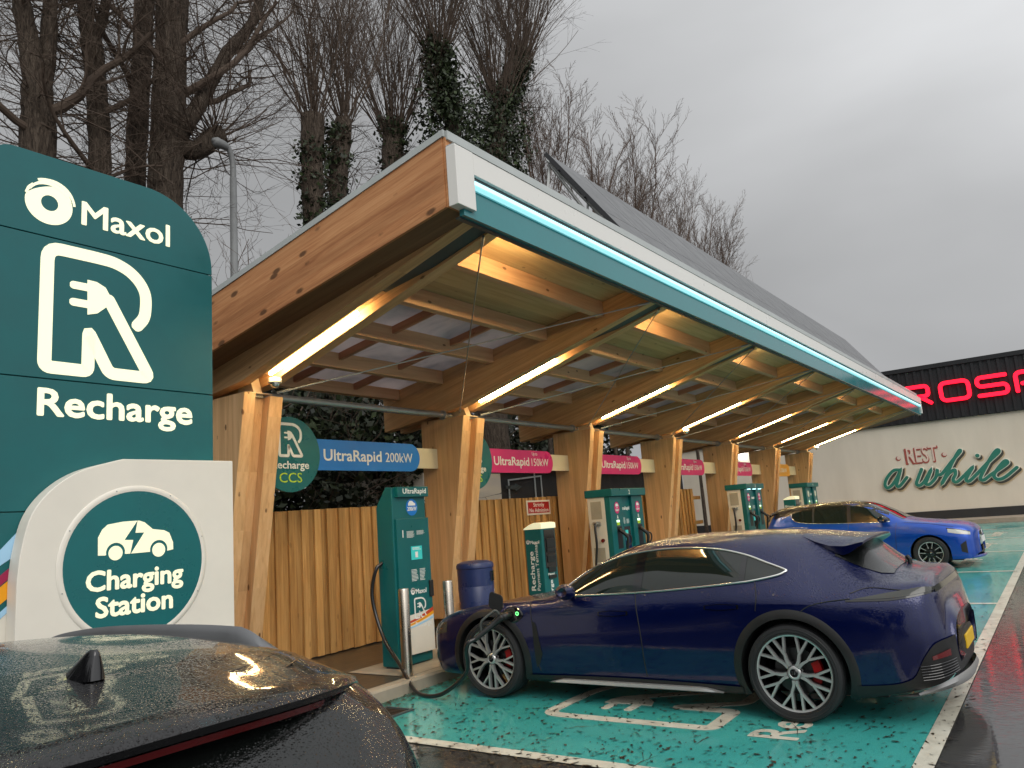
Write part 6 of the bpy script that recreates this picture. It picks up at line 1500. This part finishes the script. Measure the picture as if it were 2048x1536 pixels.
    for sd_ in (1,-1): b=MB(); car.side(b,[(-1.85,0.82),(-2.12,0.72)],[(-1.85,0.92),(-2.12,0.80)],0.006,ny=12,nz=4,sides=(sd_,)); car.emit(b,'rear_lamp',M['redlens'],t,smooth=True)
    for pts_,r_ in (([(0.7,0.98),(0.68,0.7),(0.66,0.3)],0.004),([(-0.2,1.03),(-0.22,0.7),(-0.22,0.3)],0.004),):
        for sd_ in (1,-1): b=MB(); car.strip(b,pts_,r_,0.0005,sd_=6,sides=(sd_,)); car.emit(b,'panel_gap',M['black'],t)
    b=MB(); b.box(-0.26,0.26,-2.215,-2.19,0.60,0.71); car.emit(b,'number_plate',M['yplate'],t)
    for sd in (1,-1):
        b=MB(); v=[];f=[]; nn=14; rings=[(0.86,0.04,0.025),(0.90,0.085,0.055),(0.98,0.10,0.072),(1.03,0.085,0.06),(1.055,0.05,0.035)]
        for (x,a1_,a2_) in rings:
            for q in range(nn): a=2*math.pi*q/nn; v.append((sd*x,0.52+a1_*math.cos(a),1.06+a2_*math.sin(a)))
        for i in range(len(rings)-1):
            for q in range(nn): f.append((i*nn+q,i*nn+(q+1)%nn,(i+1)*nn+(q+1)%nn,(i+1)*nn+q))
        f+=[tuple(range(nn)),tuple((len(rings)-1)*nn+q for q in range(nn-1,-1,-1))]; b.add(v,f); car.emit(b,'wing_mirror',P,t,smooth=True)
    for (wy,sd) in ((fy,1),(fy,-1),(ry,1),(ry,-1)): wheel(car,t,sd,wy,wz,0.885,Rt,0.235,'aero',0.22)
black_car()
# ------------------------------------------------------------------ bare winter trees behind the canopy
rng=np.random.RandomState(4)
def unit(v): v=np.array(v,float); return v/np.linalg.norm(v)
def grow(b,p,d,L,r,lev,seg=4,curl=0.12,up=0.05,kids=(5,),spread=0.7,rmin=0.004,kidL=0.5,sides=(7,5,4,3,3),start=0.25):
    """a tapering branch that forks into thinner ones"""
    pts=[np.array(p,float)]; dirs=[unit(d)]; dd=unit(d)
    for i in range(seg):
        dd=unit(dd+rng.normal(0,curl,3)+np.array((0,0,up))); pts.append(pts[-1]+dd*L/seg); dirs.append(dd)
    b.tube(pts,lambda t:max(rmin*0.6,r*(1-0.62*t)),sides[min(lev,len(sides)-1)],cap=False)
    if lev<len(kids):
        k=kids[lev]; k=int(k*rng.uniform(.75,1.25)+.5)
        for i in range(k):
            t=start+(1-start)*(i+rng.uniform(.1,.9))/k; x=t*seg; j=min(int(x),seg-1); q=pts[j]+(pts[j+1]-pts[j])*(x-j)
            ax=rng.normal(0,1,3); ax=unit(ax-dirs[j]*(ax@dirs[j])); nd=unit(dirs[j]+ax*spread*rng.uniform(.6,1.3))
            grow(b,q,nd,L*kidL*rng.uniform(.6,1.25)*(1.15-0.45*t),max(rmin,r*0.42*(1-0.5*t)),lev+1,seg if lev==0 else 3,curl,up,kids,spread,rmin,kidL,sides,start)
    return pts
def trunk(b,pts,r0,r1,sides=14):
    P=spline(pts,6); n=len(P)
    w=[rng.uniform(.92,1.08) for _ in range(n)]
    b.tube(P,lambda t:(r0+(r1-r0)*t)*w[min(n-1,int(t*(n-1)))],sides); return P
def along(P,t):
    x=t*(len(P)-1); j=min(int(x),len(P)-2); return P[j]+(P[j+1]-P[j])*(x-j)
def leaves(b,centres,n,spread,size):
    for _ in range(n):
        c=centres[rng.randint(len(centres))]; p=np.array(c[:3])+unit(rng.normal(0,1,3))*c[3]*rng.uniform(.55,1.05)*np.array((1,1,1))+rng.normal(0,spread,3)
        a=unit(rng.normal(0,1,3)); c2=unit(np.cross(a,rng.normal(0,1,3))); s=size*rng.uniform(.6,1.4)
        b.add([p-a*s,p+c2*s*0.62,p+a*s,p-c2*s*0.62],[(0,1,2,3)])
def tree(name,label,loc,build,group='bare winter trees behind the canopy'):
    t=thing(name,label,'tree',loc,group)
    tr=MB();cr=MB();iv=MB(); build(tr,cr,iv)
    tr.build('trunk',M['bark'],t,smooth=True)
    if cr.v: cr.build('crown',M['twig'],t)
    if iv.v: iv.build('ivy',M['ivy'],t)
    return t
def old_willow(base,tops,r0,r1,limbs=(),twigs=90,Lt=2.6,low=4.0):
    def f(tr,cr,iv):
        for pts,a,c in tops:
            P=trunk(tr,pts,a,c)
            for i in range(twigs):
                t=rng.uniform(0.35,1.0); q=along(P,t); a_=rng.uniform(0,2*math.pi)
                d=(math.cos(a_),math.sin(a_)*0.7,rng.uniform(-0.25,0.9)); grow(cr,q,d,Lt*rng.uniform(.45,1.1),0.015,1,4,0.24,0.03,(0,5,3),0.75,0.0038,0.55,(4,4,3,3))
        for p,d,L,r in limbs:
            grow(cr,p,d,L,r,0,7,0.16,0.06,(7,5,3),0.65,0.004,0.5,(9,5,3,3))
    return f
# (trunk polylines follow the leaning stems; radii in metres)
tree('willow_tree','bare willow with a forked trunk at the far left above the totem',(5.4,13,0.1),old_willow(None,[([(5.40,13,0),(5.40,13,4),(5.38,13,8.4),(5.33,13,9.5)],0.29,0.25),([(5.36,13,9.3),(5.20,13,10.2),(5.02,13,11.2),(4.9,13,13.5)],0.21,0.10),([(5.36,13,9.2),(5.48,13,10.2),(5.50,13,11.4),(5.55,13,13.5)],0.17,0.09)],0.36,0.2,
 limbs=[((5.4,12.9,9.0),(0.9,-0.2,0.75),2.4,0.10),((5.3,12.9,8.6),(-0.9,-0.2,0.4),2.2,0.07),((5.4,12.9,7.6),(0.7,-0.4,0.2),2.0,0.05)],twigs=42))
tree('willow_tree','slim straight willow trunk second from the left above the totem',(6.45,13,0.1),old_willow(None,[([(6.45,13,0),(6.43,13,5),(6.40,13,8.5),(6.28,13,10.2),(6.20,13,10.8)],0.215,0.17),([(6.2,13,10.7),(6.05,13,11.6),(6.0,13,13.2)],0.15,0.09),([(6.2,13,10.7),(6.42,13,11.5),(6.5,13,13.0)],0.11,0.07)],0.27,0.2,
 limbs=[((6.35,12.9,9.4),(0.8,-0.3,0.6),2.2,0.06),((6.3,12.9,8.2),(-0.8,-0.3,0.3),2.0,0.05)],twigs=38))
tree('willow_tree','willow trunk close behind the thick central trunk',(7.55,14,0.1),old_willow(None,[([(7.50,14,0),(7.53,14,5),(7.58,14,8.9),(7.70,14,11.8),(7.78,14,14)],0.24,0.17)],0.3,0.2,limbs=[((7.65,13.9,10.4),(-0.8,-0.3,0.5),2.6,0.07)],twigs=48))
tree('willow_tree','thickest bare willow trunk with a long limb reaching right and a sawn stub',(7.33,12.5,0.1),old_willow(None,[([(7.28,12.5,0),(7.30,12.5,4),(7.33,12.5,7.9),(7.38,12.5,9.5),(7.46,12.5,12.0),(7.5,12.5,14)],0.36,0.26),([(7.40,12.4,9.0),(7.75,12.3,9.7),(8.04,12.3,10.3),(8.45,12.2,11.3),(8.97,12.1,12.2),(9.3,12,13.4)],0.17,0.09),([(7.35,12.4,8.95),(7.75,12.2,8.95),(8.02,12.1,9.25),(8.18,12.1,9.35)],0.17,0.20)],0.42,0.3,
 limbs=[((7.9,12.3,10.0),(0.9,-0.1,0.35),2.8,0.06),((8.4,12.2,11.2),(0.9,-0.2,0.2),2.4,0.05),((7.5,12.4,10.0),(0.8,-0.3,0.7),3.0,0.08),((7.35,12.3,10.4),(-0.7,-0.3,0.8),2.4,0.06),((7.45,12.3,11.0),(0.5,-0.5,0.9),2.4,0.06)],twigs=50))
def pollard(stems,heads,nup,Lup,ivy=(),ivyn=0,lowtwigs=48):
    def f(tr,cr,iv):
        for pts,a,c in stems: P=trunk(tr,pts,a,c)
        for (x,y,z,rad) in heads:
            for i in range(nup):
                a=rng.uniform(0,2*math.pi); s=rng.uniform(0,1)**0.7; d=(math.cos(a)*s*0.55,math.sin(a)*s*0.55,1.0)
                grow(cr,(x+math.cos(a)*rad*s,y+math.sin(a)*rad*s,z-0.1+rng.uniform(-.25,.2)),d,Lup*rng.uniform(.55,1.15),0.019*rng.uniform(.55,1.3),1,6,0.10,0.03,(0,7,3),0.5,0.0036,0.40,(4,4,3,3),0.2)
            for i in range(lowtwigs):
                a=rng.uniform(0,2*math.pi); grow(cr,(x,y,z-rng.uniform(0,2.6)),(math.cos(a),math.sin(a),rng.uniform(-0.1,.8)),rng.uniform(.6,1.6),0.012,2,4,0.22,0.02,(0,0,4),0.7,0.004,0.5,(3,3,3,3))
        if ivyn: leaves(iv,ivy,ivyn,0.07,0.06)
    return f
def col_c(p0,p1,r,n=14): return [(*(np.array(p0)+(np.array(p1)-np.array(p0))*k/(n-1)),r*rng.uniform(.8,1.2)) for k in range(n)]
tree('pollard_willow','twin stemmed pollard willow wrapped in ivy left of the canopy corner',(11.5,13,0.1),pollard([([(11.25,13,0),(11.20,13,5),(11.20,13,9.3),(11.28,13,11.4)],0.22,0.26),([(11.7,13,0),(11.85,13,5),(11.96,13,9.5),(12.25,13,11.7)],0.20,0.22)],[(11.28,13,11.6,0.3),(12.3,13,11.9,0.25)],50,4.6,col_c((11.2,13,3),(11.22,13,10.4),0.32)+col_c((11.8,13,3),(12.0,13,11.2),0.30),9000))
tree('pollard_willow','shorter ivy headed pollard willow right behind the timber roof edge',(15.0,14,0.1),pollard([([(14.9,14,0),(14.95,14,6),(14.98,14,11.8),(15.12,14,12.9)],0.26,0.30)],[(15.1,14,13.0,0.38)],95,5.2,col_c((14.95,14,6),(15.1,14,12.9),0.42),6500))
tree('ivy_clad_willow','large willow with two spreading ivy clad stems rising above the white fascia corner',(16.9,12.5,0.1),pollard([([(16.9,12.5,0),(16.8,12.5,6),(16.5,12.5,10.5),(15.9,12.5,12.8),(15.5,12.5,15.4)],0.5,0.10),([(16.9,12.5,6),(17.4,12.5,10.5),(18.1,12.5,13.2),(18.6,12.5,15.2),(19.8,12.5,17.0),(20.7,12.5,18.6)],0.45,0.06)],[(15.5,12.5,15.0,0.3),(18.3,12.5,14.8,0.45),(19.8,12.5,16.9,0.3)],80,5.4,
 col_c((16.7,12.5,7),(15.75,12.5,13.5),0.95,16)+col_c((15.75,12.5,13.2),(15.45,12.5,15.0),0.42,6)+col_c((17.2,12.5,8),(18.35,12.5,14.2),0.95,16)+col_c((18.4,12.5,14.2),(19.9,12.5,16.8),0.42,8)+col_c((16.6,12.5,8),(17.6,12.5,10.5),0.9,6),30000))
# more willows of the same row to the left of the picture (seen mirrored in the car windows)
src=[o for o in bpy.data.objects if o.name.startswith('willow_tree') and o.type=='EMPTY' and o.parent is None]
for k,(dx,dy) in enumerate(((-9.0,0.5),(-12.5,1.0),(-17.0,0.3),(-20.5,-0.4),(-26,0.6))):
    s0=src[k%len(src)]; r=s0.copy(); COL.objects.link(r); r.location=s0.location+Vector((dx,dy,0)); r['label']='bare willow of the same row standing left of the totem sign'
    for ch in s0.children: c=ch.copy(); COL.objects.link(c); c.parent=r
def shrub(stems,n,L,sp=0.6,r=0.042,kids=(15,7,4)):
    def f(tr,cr,iv):
        for (x,y,z0_,z1_) in stems:
            trunk(tr,[(x,y,0),(x,y,z0_*0.5),(x+rng.uniform(-.2,.2),y,z0_)],r*2.2,r*1.4,8)
            for i in range(n):
                a=rng.uniform(0,2*math.pi); s=rng.uniform(0,1); grow(cr,(x,y,z0_-rng.uniform(0,.6)),(math.cos(a)*sp*s,math.sin(a)*sp*s,1),(z1_-z0_)*rng.uniform(.6,1.05),r*rng.uniform(.5,1),0,6,0.08,0.05,kids,0.55,0.0062,0.36,(5,4,3,3),0.15)
    return f
for lab,st,n,L in (('thin bare tree rising between the ivy clad willow and the solar struts',[(22.0,14,12.0,19.5),(23.4,14.4,12.5,19.0)],7,6),('bare multi stemmed tree behind the top corner of the solar panels',[(26.6,14,13.0,18.4),(28.2,14.3,12.5,18.0)],6,5),('tallest of the bare trees above the middle of the solar panels',[(30.3,14,12.0,18.6),(31.6,14.2,12,17.2)],7,5),('bare tree with a few leaves beyond the solar panels',[(34.8,14,12.5,19.3),(36.2,14.4,12,18.6)],7,5),('last and lowest bare tree beyond the solar panels',[(38.8,14,12.5,17.9),(40.6,14.3,12,17.0)],7,5)):
    x0=st[0][0]; o=tree('slender_tree',lab,(x0,14,0.3),shrub(st,n,L),'slender bare trees beyond the solar array')
    for c in o.children:
        if c.name.startswith('crown'): c.data.materials[0]=M['twig2']
# a few clinging dry leaves on the slender crowns
# ------------------------------------------------------------------ dark evergreen thicket behind the fence
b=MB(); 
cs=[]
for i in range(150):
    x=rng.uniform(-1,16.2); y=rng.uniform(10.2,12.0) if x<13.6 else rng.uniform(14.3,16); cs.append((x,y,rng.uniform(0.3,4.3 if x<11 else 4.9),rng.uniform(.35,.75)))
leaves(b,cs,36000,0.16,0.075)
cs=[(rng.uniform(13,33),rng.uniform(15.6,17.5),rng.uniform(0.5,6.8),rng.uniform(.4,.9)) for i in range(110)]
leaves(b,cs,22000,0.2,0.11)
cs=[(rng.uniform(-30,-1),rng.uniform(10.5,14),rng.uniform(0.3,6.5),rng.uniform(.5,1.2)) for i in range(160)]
cs+=[(rng.uniform(-34,-28),rng.uniform(-16,12),rng.uniform(0.3,8),rng.uniform(.6,1.4)) for i in range(160)]  # unseen clumps behind the camera, added to darken what the car doors reflect
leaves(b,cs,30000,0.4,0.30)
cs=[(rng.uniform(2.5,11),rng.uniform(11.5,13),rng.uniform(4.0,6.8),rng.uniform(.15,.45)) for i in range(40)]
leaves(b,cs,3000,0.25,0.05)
tag(b.build('evergreen_thicket',M['thicket']),'dark ivy and evergreen thicket behind the fence with unseen clumps added to darken reflections','thicket',kind='stuff')
b=MB()
for i in range(620):
    x=rng.uniform(-26,20) if i>420 else rng.uniform(-1,20); y=rng.uniform(10.3,13.5) if x<13.5 else rng.uniform(14.3,15.5); a=rng.uniform(0,2*math.pi)
    grow(b,(x,y,rng.uniform(0.5,5.5)),(math.cos(a)*.8,math.sin(a)*.5,rng.uniform(.1,1.1)),rng.uniform(1.0,2.8),0.016,1,5,0.2,0.03,(0,5,3),0.7,0.0042,0.5,(4,4,3,3))
tag(b.build('undergrowth_twigs',M['twig']),'tangle of bare undergrowth twigs behind the fence and under the willows','undergrowth',kind='stuff')
b=MB()
for i in range(90):
    x=rng.uniform(20,44); y=rng.uniform(13.5,16); a=rng.uniform(0,2*math.pi)
    grow(b,(x,y,rng.uniform(6,11)),(math.cos(a)*.5,math.sin(a)*.3,1.0),rng.uniform(2.5,5.0),0.03,1,5,0.1,0.03,(0,7,4),0.55,0.006,0.45,(4,4,3,3))
tag(b.build('far_undergrowth',M['twig2']),'hazy bare brushwood behind the solar panels','undergrowth',kind='stuff')
